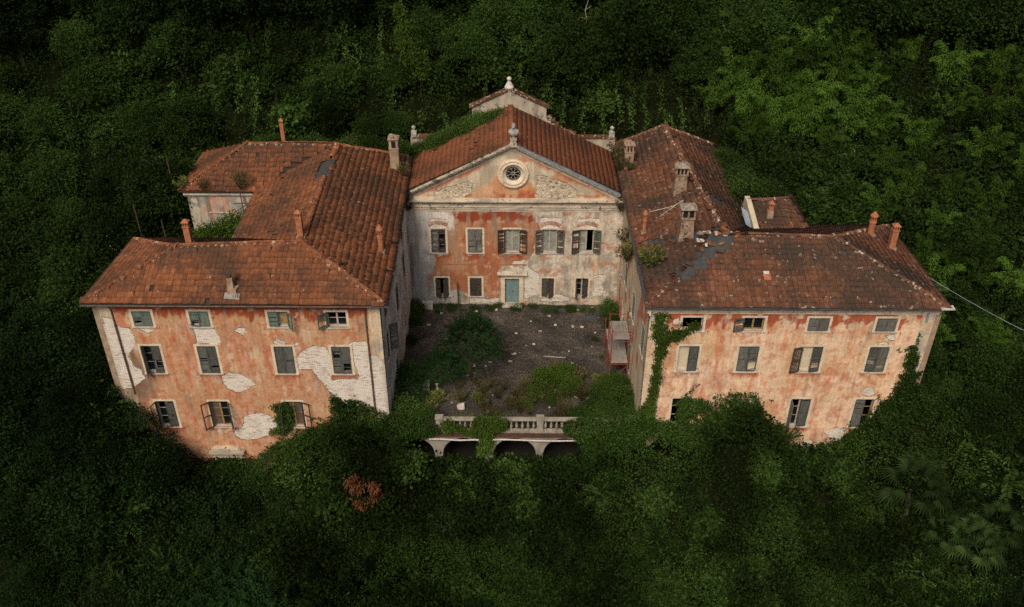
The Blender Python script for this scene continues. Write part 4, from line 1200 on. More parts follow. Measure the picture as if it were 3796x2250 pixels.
def _ct_(U, Z):
    n1 = fbm(U * 1.1 + 90, Z * 1.1, 5); n2 = fbm(U * 3 + 90, Z * 3, 4)
    C = lerp(np.broadcast_to(np.array((.57, .49, .37)), U.shape + (3,)), np.array((.42, .35, .26)), sstep(.4, .62, n1))
    C = lerp(C, np.array((.46, .20, .10)), .8 * sstep(.56, .66, fbm(U * 1.0 + 30, Z * 2.0, 5)))
    d = poly_sdf(U, Z, PRED) + (n2 - .5) * .5
    rd = lerp(np.broadcast_to(np.array((.52, .265, .135)), U.shape + (3,)), REDP * 1.15, sstep(.75, .1, (Z - 8.85) + (n2 - .5) * .9))
    rd = lerp(rd, np.array((.60, .43, .28)), .6 * sstep(.5, .65, n1))
    C = lerp(C, rd, sstep(.05, -.05, d))
    edge = -poly_sdf(U, Z, TYM)
    C = lerp(C, REDP * 1.2, .8 * sstep(.32, .1, edge + (n2 - .5) * .4) * sstep(1.2, 2.5, np.abs(U)) * sstep(8.95, 9.1, Z))
    return np.clip(C, .01, .9)
plaster('pediment_plaster', FT, -7.1, 7.1, 8.88, 12.46, _ft, _ct_, CB, .065)
# rubble stones showing through
rnd = random.Random(12)
mb = MB()
for poly in ST:
    xs = [p[0] for p in poly]; zs = [p[1] for p in poly]
    us = []
    for _ in range(1500):
        u, z = rnd.uniform(min(xs), max(xs)), rnd.uniform(min(zs), max(zs))
        if float(_ps(np.array([u]), np.array([z]))[0]) > .02:
            continue
        r = rnd.uniform(.05, .14)
        if any((u - a) ** 2 + (z - b) ** 2 < ((r + c) * .8) ** 2 for a, b, c in us):
            continue
        us.append((u, z, r))
        k = rnd.randint(5, 7); ph = rnd.random() * 6
        ring = [FT(u + math.cos(ph + 6.283 * i / k) * r * rnd.uniform(.85, 1.15) * 1.15, 0, z + math.sin(ph + 6.283 * i / k) * r * rnd.uniform(.8, 1.1) * .8) for i in range(k)]
        mid = [FT(u + math.cos(ph + 6.283 * i / k) * r * .7 * 1.15, r * .28, z + math.sin(ph + 6.283 * i / k) * r * .7 * .8) for i in range(k)]
        mb.add(ring + mid, [(i, (i + 1) % k, k + (i + 1) % k, k + i) for i in range(k)] + [tuple(range(k, 2 * k))])
o = mb.build('rubble_stones', M['stone'], CB); o['kind'] = 'stuff'
# round window
def ring(mb, fr, cu, cz, prof, k=40):
    """prof of (radius, n)"""
    vs = []; m = len(prof)
    for i in range(k):
        a = 2 * math.pi * i / k
        vs += [fr(cu + math.cos(a) * r, n, cz + math.sin(a) * r) for r, n in prof]
    mb.add(vs, [(i * m + j, ((i + 1) % k) * m + j, ((i + 1) % k) * m + j + 1, i * m + j + 1) for i in range(k) for j in range(m - 1)])
mb = MB(); ring(mb, FT, *OC, [(1.07, .0), (1.07, .20), (1.0, .24), (.93, .24), (.90, .19), (.84, .19), (.80, .26), (.74, .26), (.70, .20), (.60, .08), (.54, .04), (.53, .0)])
ow = mb.build('round_window', M['trim'], CB, smooth=False)
mb = MB(); ring(mb, FT, *OC, [(.55, .03), (.55, .06), (.50, .06), (.50, .03)]); ring(mb, FT, *OC, [(.12, .03), (.12, .06), (.08, .06), (.08, .03)], 16)
for i in range(8):
    a = math.pi * (i + .5) / 4
    mb.tube([FT(OC[0] + math.cos(a) * .10, .05, OC[1] + math.sin(a) * .10), FT(OC[0] + math.cos(a) * .36, .05, OC[1] + math.sin(a) * .36), FT(OC[0] + math.cos(a) * .5, .05, OC[1] + math.sin(a) * .5)], .014, 5)
    b = a + math.pi / 4; m_ = a + math.pi / 8
    mb.tube([FT(OC[0] + math.cos(a) * .36, .05, OC[1] + math.sin(a) * .36), FT(OC[0] + math.cos(m_) * .46, .05, OC[1] + math.sin(m_) * .46), FT(OC[0] + math.cos(b) * .36, .05, OC[1] + math.sin(b) * .36)], .014, 5)
mb.build('window_tracery', M['woodframe'], ow)
mb = MB(); ring(mb, FT, *OC, [(.001, .02), (.54, .02)], 24); mb.build('pane', M['glass'], ow)
# raking cornices
for s in (-1, 1):
    L_ = math.hypot(7.35, 3.72); d = Vector((s * 7.35, 0, -3.72)).normalized()
    f = Fr(Vector((0, YC, 12.80)), d, Vector((0, -1, 0)))
    upv = Vector((s * 3.72, 0, 7.35)).normalized()
    prof = [(-.3, -.30), (.05, -.30), (.05, -.16), (.14, -.12), (.14, -.04), (.34, .06), (.34, .13), (.42, .17), (.42, .25), (-.3, .27)]
    k = len(prof)
    mb = MB()
    vs = []
    for t_ in (0, L_):
        for n, z in prof:
            p = f.O + d * t_ + f.N * n + upv * z
            if t_ == 0:
                p = p - d * ((p.x) / d.x)
            vs.append(p)
    mb.add(vs, [tuple(range(k))[::-1], tuple(range(k, 2 * k))] + [(i, (i + 1) % k, k + (i + 1) % k, k + i) for i in range(k)])
    rc = mb.build('raking_cornice', M['cornice'], CB)
    if s > 0:
        mb = MB()
        for i in range(5):
            t0, t1 = .35 + i * 1.56, .35 + (i + 1) * 1.56 - .02
            pts = [(t, n, z) for t in (t0, t1) for n, z in ((.44, .20), (.44, .275 + .004 * (i % 2)), (.10, .285 + .004 * (i % 2)))]
            vs = [f.O + d * t + f.N * n + upv * z for t, n, z in pts]
            mb = MB(); mb.add(vs, [(0, 1, 4, 3), (1, 2, 5, 4)]); mb.build('zinc_flashing', M['zinc'], rc)
zc = 9.42
P0, P1, P2, P3 = (-7.42, 14.05, zc), (0, 14.05, 13.05), (-.15, 20.6, 13.05), (-7.42, 20.6, zc)
Q0, Q3 = (7.42, 14.05, zc), (7.42, 20.6, zc)
roofC = deck([[P0, P1, P2, P3], [P1, Q0, Q3, P2]], M['deck'], CB)
put_tiles(lay_tiles(P3, P0, [P0, P1, P2, P3], seed=31, rough=1.5), roofC, 'tileC', 150)
put_tiles(lay_tiles(Q0, Q3, [P1, Q0, Q3, P2], seed=32, rough=.5), roofC, 'tileC', 150)
ridge_line((0, 14.2, 13.06), P2, roofC, M['tileC_single'], 31, r=.17, mortar=False)
# rear gable parapet with scrolls and finials
FB = Fr((0, 20.72, 0), (1, 0, 0), (0, -1, 0))
def scroll(s):
    pts = []
    for i in range(9):
        t_ = i / 8
        pts.append((s * (2.55 + 2.1 * (1 - t_) ** 1.0), 10.62 + 1.45 * t_ ** 1.6 + .12 * math.sin(t_ * 9.4)))
    return pts
body = [(-7.6, 7.5), (7.6, 7.5), (7.6, 10.50), (4.75, 10.52)] + scroll(1) + [(2.45, 12.1), (2.45, 12.85), (-.27, 14.15), (-2.98, 12.85), (-2.98, 12.1)] + scroll(-1)[::-1] + [(-4.75, 10.52), (-7.6, 10.45)]
mb = MB(); mb.slab(FB, body, -.42, 0)
def _cgp(): pass
gp = mb.build('gable_parapet', pmat('stained_gable_render', (.52, .46, .36), (.27, .235, .19), .9, bump=.6, bscale=10, stretch=(1.6, 1.6, .5), speck=(2.2, .58, (.19, .165, .14))), CB)
for (x0, z0, x1, z1) in ((-3.15, 12.86, -.27, 14.22), (2.62, 12.86, -.27, 14.22)):
    mb = MB(); d = Vector((x1 - x0, 0, z1 - z0)); L_ = d.length; d.normalize(); upv = Vector((-d.z, 0, d.x)); upv = upv if upv.z > 0 else -upv
    n = int(L_ / .34); rnd = random.Random(int(x0 * 7))
    for i in range(n):
        f = Fr(Vector((x0, 20.93, z0)) + d * (i * .34) + upv * rnd.uniform(0, .03), d, Vector((0, -1, 0)))
        vs = [f.O + d * u + Vector((0, -1, 0)) * nn + upv * z for z in (0, .07) for nn in (-.33, .36) for u in (0, .36)]
        mb = MB(); mb.add(vs, [(0, 1, 3, 2), (4, 6, 7, 5), (0, 4, 5, 1), (2, 3, 7, 6), (0, 2, 6, 4), (1, 5, 7, 3)]); mb.build('coping_tile', M['ridgeR'], gp)
rnd = random.Random(4)
for s in (-1, 1):
    sc_ = scroll(s)
    for i in range(8):
        (u0, z0), (u1, z1) = sc_[i], sc_[i + 1]
        mb = MB(); c = FB((u0 + u1) / 2, -.21, (z0 + z1) / 2 + .03); box_at(mb, c, .36, .6, -.05, .10, .03); mb.build('coping_tile', M['ridgeR'], gp)
    for i in range(9):
        mb = MB(); c = FB(s * (4.9 + i * .31), -.21, 10.50); box_at(mb, c, .30, .6, .0, .08, .02); mb.build('coping_tile', M['ridgeR'], gp)
mb = MB(); c = Vector((-.27, 20.93, 14.12)); box_at(mb, c, .55, .5, 0, .22, .02); mb.build('finial_base', M['mortar'], gp)
mb = MB(); mb.lathe(c + Vector((0, 0, .22)), [(.34, 0), (.34, .05), (.18, .34), (.11, .40), (.13, .45), (.10, .50), (.17, .60), (.17, .68), (.09, .78), (.01, .80)], 12); mb.build('finial', M['whitepipe'], gp, smooth=False)
for s in (-1, 1):
    mb = MB(); c = Vector((s * 7.35, 20.93, 10.5)); box_at(mb, c, .4, .4, 0, .45, .02); mb.lathe(c + Vector((0, 0, .45)), [(.17, 0), (.08, .1), (.16, .25), (.16, .33), (.02, .45)], 10); mb.build('finial', M['statue'], gp)
mb = MB()
for a, b in (((-7.44, 20.72), (-7.44, YC + .4)), ((7.81, YC + .4), (7.81, 20.72))):
    a, b = Vector((*a, 0)), Vector((*b, 0)); d = (b - a).normalized(); f = Fr(a, d, Vector((0, 0, 1)).cross(d)); mb.box(f, 0, (b - a).length, .0, .2, -.4, 9.2)
mb.build('side_wall', M['chimplaster'], CB)

# ------------------------------------------------------------------ bust on the pediment
BU = empty('bust', (.06, 13.98, 13.02), 'weathered grey stone bust of a bearded man on a pedestal at the pediment apex', 'statue')
bc = Vector((.06, 13.98, 13.02))
mb = MB(); box_at(mb, bc, .46, .42, -.12, .10); box_at(mb, bc, .38, .34, .10, .36); box_at(mb, bc, .44, .40, .36, .42); mb.build('pedestal', M['cornice'], BU)
rings = [(.15, .13, 0, .42), (.16, .14, 0, .47), (.09, .08, 0, .53), (.10, .09, 0, .58), (.20, .15, 0, .64), (.31, .19, 0, .76), (.36, .20, 0, .90), (.35, .19, .01, 1.0), (.24, .15, .01, 1.08), (.11, .10, -.01, 1.13), (.10, .10, -.02, 1.17), (.12, .13, -.035, 1.21), (.135, .16, -.04, 1.28), (.14, .165, -.03, 1.36), (.125, .15, -.02, 1.44), (.08, .10, -.01, 1.50), (.01, .01, 0, 1.52)]
vs = []; k = 16
for rx, ry, oy, z in rings:
    for j in range(k):
        a = 2 * math.pi * j / k
        x, y = math.cos(a) * rx, math.sin(a) * ry + oy
        if abs(a - 1.5 * math.pi) < .3 and 1.25 < z < 1.4:
            y -= .045 if z < 1.33 else .02        # nose
        if abs(a - 1.5 * math.pi) < .7 and 1.12 < z < 1.25:
            y -= .05                               # beard
        if .62 < z < 1.02:
            y += .03 * math.sin(a * 5)             # drapery folds
        vs.append(bc + Vector((x, y, z)))
mb = MB(); n = len(rings); mb.add(vs, [(i * k + j, i * k + (j + 1) % k, (i + 1) * k + (j + 1) % k, (i + 1) * k + j) for i in range(n - 1) for j in range(k)] + [tuple(range(k))[::-1]])
mb.build('figure', M['statue'], BU, smooth=True)

# ================================================================== COURTYARD, TERRACE ARCADE, BALUSTRADE
nx, ny = 110, 104
X, Y = np.meshgrid(np.linspace(-7.6, 7.98, nx), np.linspace(.02, 14.4, ny), indexing='ij')
Zc = (fbm(X * .5, Y * .5, 4) - .5) * .22 + (fbm(X * 3.2, Y * 3.2, 4) - .5) * .22 - .02
V3 = np.stack([X, Y, Zc], -1).reshape(-1, 3)
idx = np.arange(nx * ny).reshape(nx, ny)
F3 = np.stack([idx[:-1, :-1], idx[1:, :-1], idx[1:, 1:], idx[:-1, 1:]], -1).reshape(-1, 4)
t = NT('courtyard_gravel')
c = t.ramp(t.noise(.55, 6, .6), [(.35, (.058, .050, .046)), (.52, (.115, .100, .088)), (.70, (.215, .185, .155))])
c = t.mix(t.ramp(t.noise(9, 5, .7), [(.42, 0.0), (.60, .95)]), c, (.026, .024, .023))
c = t.mix(t.ramp(t.noise(14, 4, .6), [(.62, 0.0), (.67, .75)]), c, (.32, .29, .25))
c = t.mix(t.ramp(t.noise(.9, 4), [(.56, 0.0), (.68, .55)]), c, (.045, .05, .022))
t.bump(t.noise(12, 6, .75), 1.0, .12)
M['gravel'] = t.done(c, .95, .1)
court = obj('courtyard', mesh_np('courtyard', V3, F3, M['gravel'])); court['kind'] = 'structure'

TA = empty('terrace_arcade', (0, 0, -5), 'grey rendered terrace arcade with dark open arches under the balustrade', 'arcade')
FR0 = Fr((0, -.12, 0), (1, 0, 0), (0, -1, 0))
mb = MB()
arcs = [-6.15, -2.95, .22, 3.35, 6.5]; hw = 1.33; rise = 1.28; ztop = -.28; zs_ = -1.68
us = sorted({-7.45, 7.85, *[a - hw for a in arcs if a - hw > -7.45], *[a + hw for a in arcs if a + hw < 7.8]})
def arch_z(u):
    for a in arcs:
        if abs(u - a) < hw:
            return zs_ + math.sqrt(max(0, 1 - ((u - a) / hw) ** 2)) * rise
    return None
N_ = 300
gx = [-7.45 + (7.83 + 7.45) * i / N_ for i in range(N_ + 1)]
for a, b in zip(gx, gx[1:]):
    za, zb = arch_z(a), arch_z(b); m_ = arch_z((a + b) / 2)
    if m_ is None:
        za = zb = -5.4
    else:
        za = za if za is not None else zs_; zb = zb if zb is not None else zs_
    mb.quad(FR0(a, 0, za), FR0(b, 0, zb), FR0(b, 0, ztop), FR0(a, 0, ztop))
    if m_ is not None:
        mb.quad(FR0(a, 0, za), FR0(a, -.5, za), FR0(b, -.5, zb), FR0(b, 0, zb))
for a in arcs:
    for s in (-1, 1):
        u = a + s * hw
        if -7.4 < u < 7.8:
            mb.quad(FR0(u, 0, -5.4), FR0(u, -.5, -5.4), FR0(u, -.5, zs_), FR0(u, 0, zs_))
mb.build('arch_wall', M['arcade'], TA)
mb = MB(); mb.box(FR0, -7.45, 7.83, -.12, .10, -.27, .02); mb.build('terrace_edge', M['band'], TA)
mb = MB(); mb.box(FR0, -7.45, 7.83, -14.4, -.05, -.40, -.16); mb.build('terrace_slab', M['arcade'], TA)
mb = MB(); mb.box(FR0, -7.45, 7.83, -7.4, -7.1, -5.4, -.41); mb.build('vault_wall', M['dark'], TA)  # near-black colour stands for the shade deep under the arches
mb = MB(); mb.box(FR0, -7.45, 7.83, -7.0, -.55, -3.6, -3.4); mb.build('vault_floor', M['dark'], TA)  # floor coloured near-black as arcade shade
for x0, x1, z0, z1 in ((-5.1, -2.0, -.36, -.42), (-1.35, 4.6, -.38, -.46)):
    mb = MB(); mb.tube([(x0 + (x1 - x0) * i / 8, -.30, z0 + (z1 - z0) * i / 8 + .03 * math.sin(i)) for i in range(9)], .05, 8); mb.build('gutter_pipe', M['whitepipe'], TA)

BL = empty('balustrade', (.5, 0, 0), 'stone balustrade overgrown with creepers along the terrace edge', 'balustrade')
fb = Fr((0, 0, 0), (1, 0, 0), (0, -1, 0))
posts = [-4.43, 1.78, 7.2]
mb = MB(); mb.box(fb, -4.7, 7.4, -.14, .14, .04, .20); mb.build('base_rail', M['balustrade'], BL)
mb = MB(); mb.prism(fb, [(-.12, .98), (.12, .98), (.17, 1.03), (.17, 1.10), (.12, 1.14), (-.12, 1.14), (-.17, 1.10), (-.17, 1.03)], -4.22, 7.0); mb.build('hand_rail', M['balustrade'], BL)
for p in posts:
    mb = MB(); mb.box(fb, p - .20, p + .20, -.19, .19, .20, 1.04); mb.box(fb, p - .25, p + .25, -.24, .24, 1.145, 1.22); mb.box(fb, p - .12, p + .12, .19, .205, .35, .9); mb.build('post', M['balustrade'], BL)
prof = [(.085, .20), (.085, .26), (.05, .30), (.06, .36), (.095, .50), (.075, .62), (.042, .78), (.05, .86), (.08, .90), (.08, .98)]
mbb = MB(); mbb.lathe((0, 0, 0), prof, 10)
bme = bpy.data.meshes.new('baluster'); bme.from_pydata(mbb.v, [], mbb.f); bme.materials.append(M['balustrade']); bme.update()
x = -4.43 + .55
while x < 7.0:
    if all(abs(x - p) > .3 for p in posts) and not (-1.9 < x < -1.2):
        obj('baluster', bme, BL, Matrix.Translation((x, 0, 0)) @ Matrix.Rotation(random.gauss(0, .02), 4, 'Y'))
    x += .352

# ------------------------------------------------------------------ scaffold
SC = empty('scaffold_tower', (7, 6.5, 0), 'red steel scaffold tower with grey board platforms against the cream courtyard wall', 'scaffold')
sx = (6.45, 7.62); sy = (4.85, 6.85, 8.75)
for x in sx:
    for y in sy:
        top = 4.4 if y < 8 else 2.6
        mb = MB(); mb.tube([(x, y, -.05), (x + random.gauss(0, .01), y, top)], .032, 8); mb.build('pole', M['redpole'], SC)
for z, y0, y1 in ((3.5, 5.0, 7.0), (1.65, 4.9, 8.7)):
    for i in range(2):
        x0 = 6.48 + i * .57
        mb = MB(); mb.box(Fr((x0, 0, z), (1, 0, 0), (0, 1, 0)), 0, .555, y0, (y0 + y1) / 2 if y1 - y0 > 3 else y1, 0, .05, .004); mb.build('platform_board', M['board'], SC)
        if y1 - y0 > 3:
            mb = MB(); mb.box(Fr((x0, 0, z), (1, 0, 0), (0, 1, 0)), 0, .555, (y0 + y1) / 2 + .02, y1, 0, .05, .004); mb.build('platform_board', M['board'], SC)
for z in (1.58, 3.43, 4.2):
    for y in sy[:2] if z > 2 else sy:
        mb = MB(); mb.tube([(sx[0], y, z), (sx[1], y, z)], .022, 6); mb.build('cross_bar', M['redpole'], SC)
    for x in sx:
        mb = MB(); mb.tube([(x, sy[0], z), (x, sy[1] if z > 2 else sy[2], z)], .022, 6); mb.build('side_bar', M['redpole'], SC)
for y in sy[:2]:
    mb = MB(); mb.tube([(sx[0], y, .2), (sx[1], y, 1.5)], .018, 6); mb.build('brace', M['redpole'], SC)
mb = MB(); mb.tube([(sx[0], sy[0], 1.7), (sx[0], sy[1], 3.4)], .018, 6); mb.build('brace', M['redpole'], SC)

# ------------------------------------------------------------------ small things lying and standing about
def single(name, mb, mat, label, cat, group=None):
    o = mb.build(name, mat); return tag(o, label, cat, group)
for i, x in enumerate((-5.72, -4.78)):
    o = obj('loose_baluster', bme, None, Matrix.Translation((x, 3.62, -.15)) @ Matrix.Rotation(.05 * (1 - 2 * i), 4, 'Y') @ Matrix.Diagonal((1.1, 1.1, 1.05, 1)))
    tag(o, 'loose pale stone baluster standing on the courtyard gravel', 'baluster', 'loose balusters in the courtyard')
mb = MB(); box_at(mb, (-5.45, 3.7, 0), .26, .24, -.05, 1.05); single('stone_post', mb, M['balustrade'], 'square grey stone post standing between two loose balusters', 'post')
mb = MB(); box_at(mb, (-6.3, 13.7, .0), .85, .5, -.05, .45, .06); single('stone_block', mb, M['whitepipe'], 'pale rough stone block below the grey render at the left facade corner', 'block')
mb = MB(); box_at(mb, (-3.25, 2.3, 0), .42, .3, -.05, .22, .05); single('stone_block', mb, M['whitepipe'], 'white broken stone block in the weeds behind the balustrade', 'block')
mb = MB(); mb.tube([(-3.95, 13.75, -.1), (-4.0, 13.85, 2.1)], .05, 6); single('pole', mb, M['metal'], 'thin dark pole leaning beside the red wall base', 'pole')
mb = MB(); mb.tube([(5.9, 13.75, -.05), (5.9, 13.8, 2.2)], .04, 6)
mb = MB(); box_at(mb, (5.8, 12.3, .05), .8, .6, -.05, .03, .03); single('dark_sheet', mb, M['felt'], 'dark sheet lying flat on the courtyard gravel near the right corner', 'sheet')
mb = MB(); mb.tube([(2.2, 7.7, .06), (3.7, 7.5, .10)], .05, 6); single('fallen_beam', mb, M['board'], 'grey fallen beam lying on the courtyard gravel behind the bramble', 'beam')
mb = MB(); mb.tube([(-4.55, 5.8, 0), (-4.55, 5.8, 1.6)], .03, 6); mb.tube([(-4.55, 5.8, 1.0), (-5.8, 5.75, 1.0)], .025, 6); single('iron_rail', mb, M['metal'], 'rusty iron rail standing in the dark shrubs of the courtyard', 'rail')
rs = random.Random(21)
for i in range(64):
    x, y = rs.uniform(-7, 7.4), rs.uniform(.6, 14.0)
    mb = MB(); s = rs.uniform(.05, .15); box_at(mb, (x, y, float(Zc[min(nx - 1, int((x + 7.6) / 15.6 * nx)), min(ny - 1, int(y / 14.4 * ny))])), s * rs.uniform(1, 2), s, -.03, s * .45, s * .22)
    single('rubble_piece', mb, M['sill'] if rs.random() < .45 else M['stone'], 'small pale piece of rubble lying on the dark courtyard gravel', 'rubble', 'rubble pieces on the courtyard')
# on the roofs
f_ = Fr((-16.05, -.34, 10.06), (1, -.06, -.06), (0, .905, .425)); mb = MB(); mb.box(f_, 0, .85, 0, .38, .03, .07, .01); single('fallen_board', mb, M['board'], 'grey board lying on the orange tiles below the broken chimney', 'board')
f_ = Fr((14.35, 1.15, 10.46), (1, 0, 0), (0, .92, .385)); mb = MB(); mb.box(f_, 0, .40, 0, .42, .06, .10, .01); lt = mb.build('loose_tile', M['terracotta']); tag(lt, 'clean orange loose tile lying alone on the brown lichen-spotted roof', 'tile')
mb = MB(); mb.box(f_, .02, .34, .40, .58, .07, .11, .01); mb.build('mortar_lump', M['whitepipe'], lt)
AE = empty('tv_aerial', (9.8, 9, 10.5), 'fallen metal television aerial lying on the brown roof below the chimneys', 'aerial')
mb = MB(); mb.tube([(8.82, 9.41, 10.42), (10.24, 9.2, 10.95), (10.9, 9.4, 11.25)], .022, 6); mb.build('mast', M['sill'], AE)
mb = MB(); mb.tube([(9.34, 8.47, 10.6), (10.9, 9.51, 11.25)], .018, 6); mb.build('boom', M['sill'], AE)
for i in range(6):
    p = Vector((9.34, 8.47, 10.6)).lerp(Vector((10.9, 9.51, 11.25)), .1 + .16 * i); mb = MB(); mb.tube([p + Vector((-.12, .22, .0)), p + Vector((.12, -.22, .03))], .010, 5); mb.build('element', M['sill'], AE)
rs = random.Random(8)
for i in range(26):   # tumbled ridge pieces on the torn right roof
    x = rs.uniform(10.8, 14.6); y = rs.uniform(3.4, 5.0); z = 9.72 + .402 * (min(y, 4.25) + .56) - max(0, y - 4.25) * .4
    mb = MB(); f_ = Fr((x, y, z), (math.cos(i), math.sin(i), 0), (-math.sin(i), math.cos(i), 0)); mb.box(f_, -.14, .14, -.07, .07, .06, .15, .025)
    single('ridge_fragment', mb, [M['mortar'], M['terracotta'], M['whitepipe']][i % 3], 'broken ridge tile or mortar lump along the torn brown roof ridge', 'fragment', 'fragments on the torn ridge')
for i in range(22):   # slipped tiles round the felt
    x, y = rs.choice(tear); x += rs.uniform(-.25, .25); y += rs.uniform(-.25, .25)
    zz = min(9.72 + .402 * (y + .56), 9.72 + .39 * (x - 7.48))
    f_ = Fr((x, y, zz + .08), (math.cos(i * .8), math.sin(i * .8), 0), (-math.sin(i * .8), math.cos(i * .8), .3)); me = mesh_np('slipped_tile', TV, TF, M['tileL_single'])
    o = obj('slipped_tile', me, None, Matrix(((f_.U.x, f_.N.x, 0, x), (f_.U.y, f_.N.y, 0, y), (0, .35, 1, zz + .06), (0, 0, 0, 1)))); tag(o, 'slipped orange tile lying loose beside the torn grey roof felt', 'tile', 'slipped tiles by the torn felt')
mb = MB(); pts = [Vector((23.9, 3.0, 10.0)).lerp(Vector((33.5, -6.5, 8.8)), t_ / 10) - Vector((0, 0, .5 * math.sin(math.pi * t_ / 10))) for t_ in range(11)]
mb.tube(pts, .010, 5); single('overhead_cable', mb, M['zinc'], 'thin grey cable running from the brown roof into the trees', 'cable')
# rusty tubes round the annexe
SP = empty('rusty_scaffold', (-18.5, 13, 5), 'rusty scaffold tubes standing in front of the annexe wall', 'scaffold')
for a, b in (((-18.35, 12.9, 5.5), (-18.45, 12.9, 9.9)), ((-19.35, 12.9, 6), (-19.4, 12.9, 8.5)), ((-20.0, 12.9, 7.7), (-18.1, 12.9, 9.0)), ((-19.0, 12.9, 9.05), (-17.6, 12.9, 9.1)), ((-18.3, 12.9, 8.5), (-17.6, 12.9, 9.7))):
    mb = MB(); mb.tube([a, b], .035, 6); mb.build('tube', M['metal'], SP)
for i, (x, y, z0, z1) in enumerate(((-24.3, 9.8, 2, 10.6), (-22.6, 9.5, 2, 9.6), (-23.4, 14.5, 3, 11.6))):
    SQ = empty('scaffold_pole', (x, y, z0), 'rusty scaffold pole rising beyond the orange roof beside the annexe', 'scaffold', 'scaffold poles beyond the orange roof')
    mb = MB(); mb.tube([(x, y, z0), (x - .15, y, z1)], .04, 6); mb.build('tube', M['metal'], SQ)
    mb = MB(); mb.tube([(x - .08, y, (z0 + z1) / 2 + 2), (x + .6, y, (z0 + z1) / 2 + 1.4)], .03, 6); mb.build('brace', M['metal'], SQ)
# ================================================================== VEGETATION
rng = np.random.RandomState(11)
M['leaf_ivy'] = leafmat('ivy_leaf', [(.018, .042, .008), (.034, .070, .013), (.025, .054, .011), (.060, .102, .020)])
M['leaf_dark_vignette'] = leafmat('evergreen_vignette_leaf', [(.006, .015, .004), (.013, .028, .007), (.009, .021, .005)], trans=.15, objr=.45)  # dark leaf, deepened further to put lens vignette into the colour
M['leaf_hill'] = leafmat('hillside_creeper_leaf', [(.016, .036, .008), (.030, .060, .012), (.022, .046, .010), (.042, .072, .014)], trans=.2, objr=.5)
M['leaf_hill_vignette'] = leafmat('vignette_hillside_leaf', [(.009, .021, .005), (.019, .040, .008), (.013, .030, .006), (.028, .050, .010)], trans=.2, objr=.5)  # hillside leaf colours scaled darker to paint lens vignette on the left
M['leaf_bright'] = leafmat('bright_creeper_leaf', [(.050, .095, .014), (.075, .130, .020), (.060, .11, .018)])
M['leaf_bamboo'] = leafmat('bamboo_leaf', [(.034, .088, .013), (.066, .132, .019), (.050, .110, .016), (.105, .164, .027)], objr=.5)
M['leaf_green'] = leafmat('shrub_leaf', [(.028, .060, .014), (.045, .085, .018), (.070, .115, .024)])
M['leaf_blue'] = leafmat('locust_leaf', [(.009, .027, .009), (.020, .050, .014), (.014, .038, .011)], trans=.2)
M['leaf_dead'] = leafmat('dead_brown_leaf', [(.14, .055, .028), (.21, .088, .043), (.10, .042, .022)])
M['leaf_dry'] = leafmat('dry_weed', [(.16, .12, .06), (.10, .085, .04), (.075, .085, .03)])
M['leaf_yellow'] = leafmat('yellow_green_weed', [(.10, .13, .03), (.16, .17, .05), (.07, .10, .02)])
M['leaf_palm'] = leafmat('palm_frond', [(.013, .030, .008), (.045, .078, .022), (.025, .048, .013)])
M['bark'] = pmat('bark', (.075, .058, .042), (.04, .032, .025), 5, bump=.8)
M['deadwood'] = pmat('bleached_branch', (.42, .36, .30), (.26, .22, .18), 5)
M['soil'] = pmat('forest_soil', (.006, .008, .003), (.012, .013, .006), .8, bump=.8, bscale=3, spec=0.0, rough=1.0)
M['flower'] = leafmat('white_flower', [(.55, .56, .50), (.42, .45, .34)], trans=.1)

def unit(v):
    return v / (np.linalg.norm(v, axis=1, keepdims=True) + 1e-9)
def leaf_arrays(P, D, size, asp=.55, fold=.18):
    """folded diamond leaves: P base points, D axis directions"""
    n = len(P); D = unit(D)
    side = unit(np.cross(D, unit(rng.randn(n, 3)))); up = np.cross(side, D)
    s = (size * (.65 + .7 * rng.rand(n)))[:, None] if np.isscalar(size) else size[:, None]
    mid = P + D * s * .45
    V = np.stack([P, mid + side * s * asp * .5 + up * s * fold, P + D * s, mid - side * s * asp * .5 + up * s * fold], 1).reshape(-1, 3)
    b = np.arange(n)[:, None] * 4
    F = np.concatenate([b + np.array([[0, 1, 2]]), b + np.array([[0, 2, 3]])], 1).reshape(-1, 3)
    return V, F
def leaf_mesh(name, P, D, size, mat, asp=.55):
    V, F = leaf_arrays(P, D, size, asp)
    return mesh_np(name, V, F, mat)

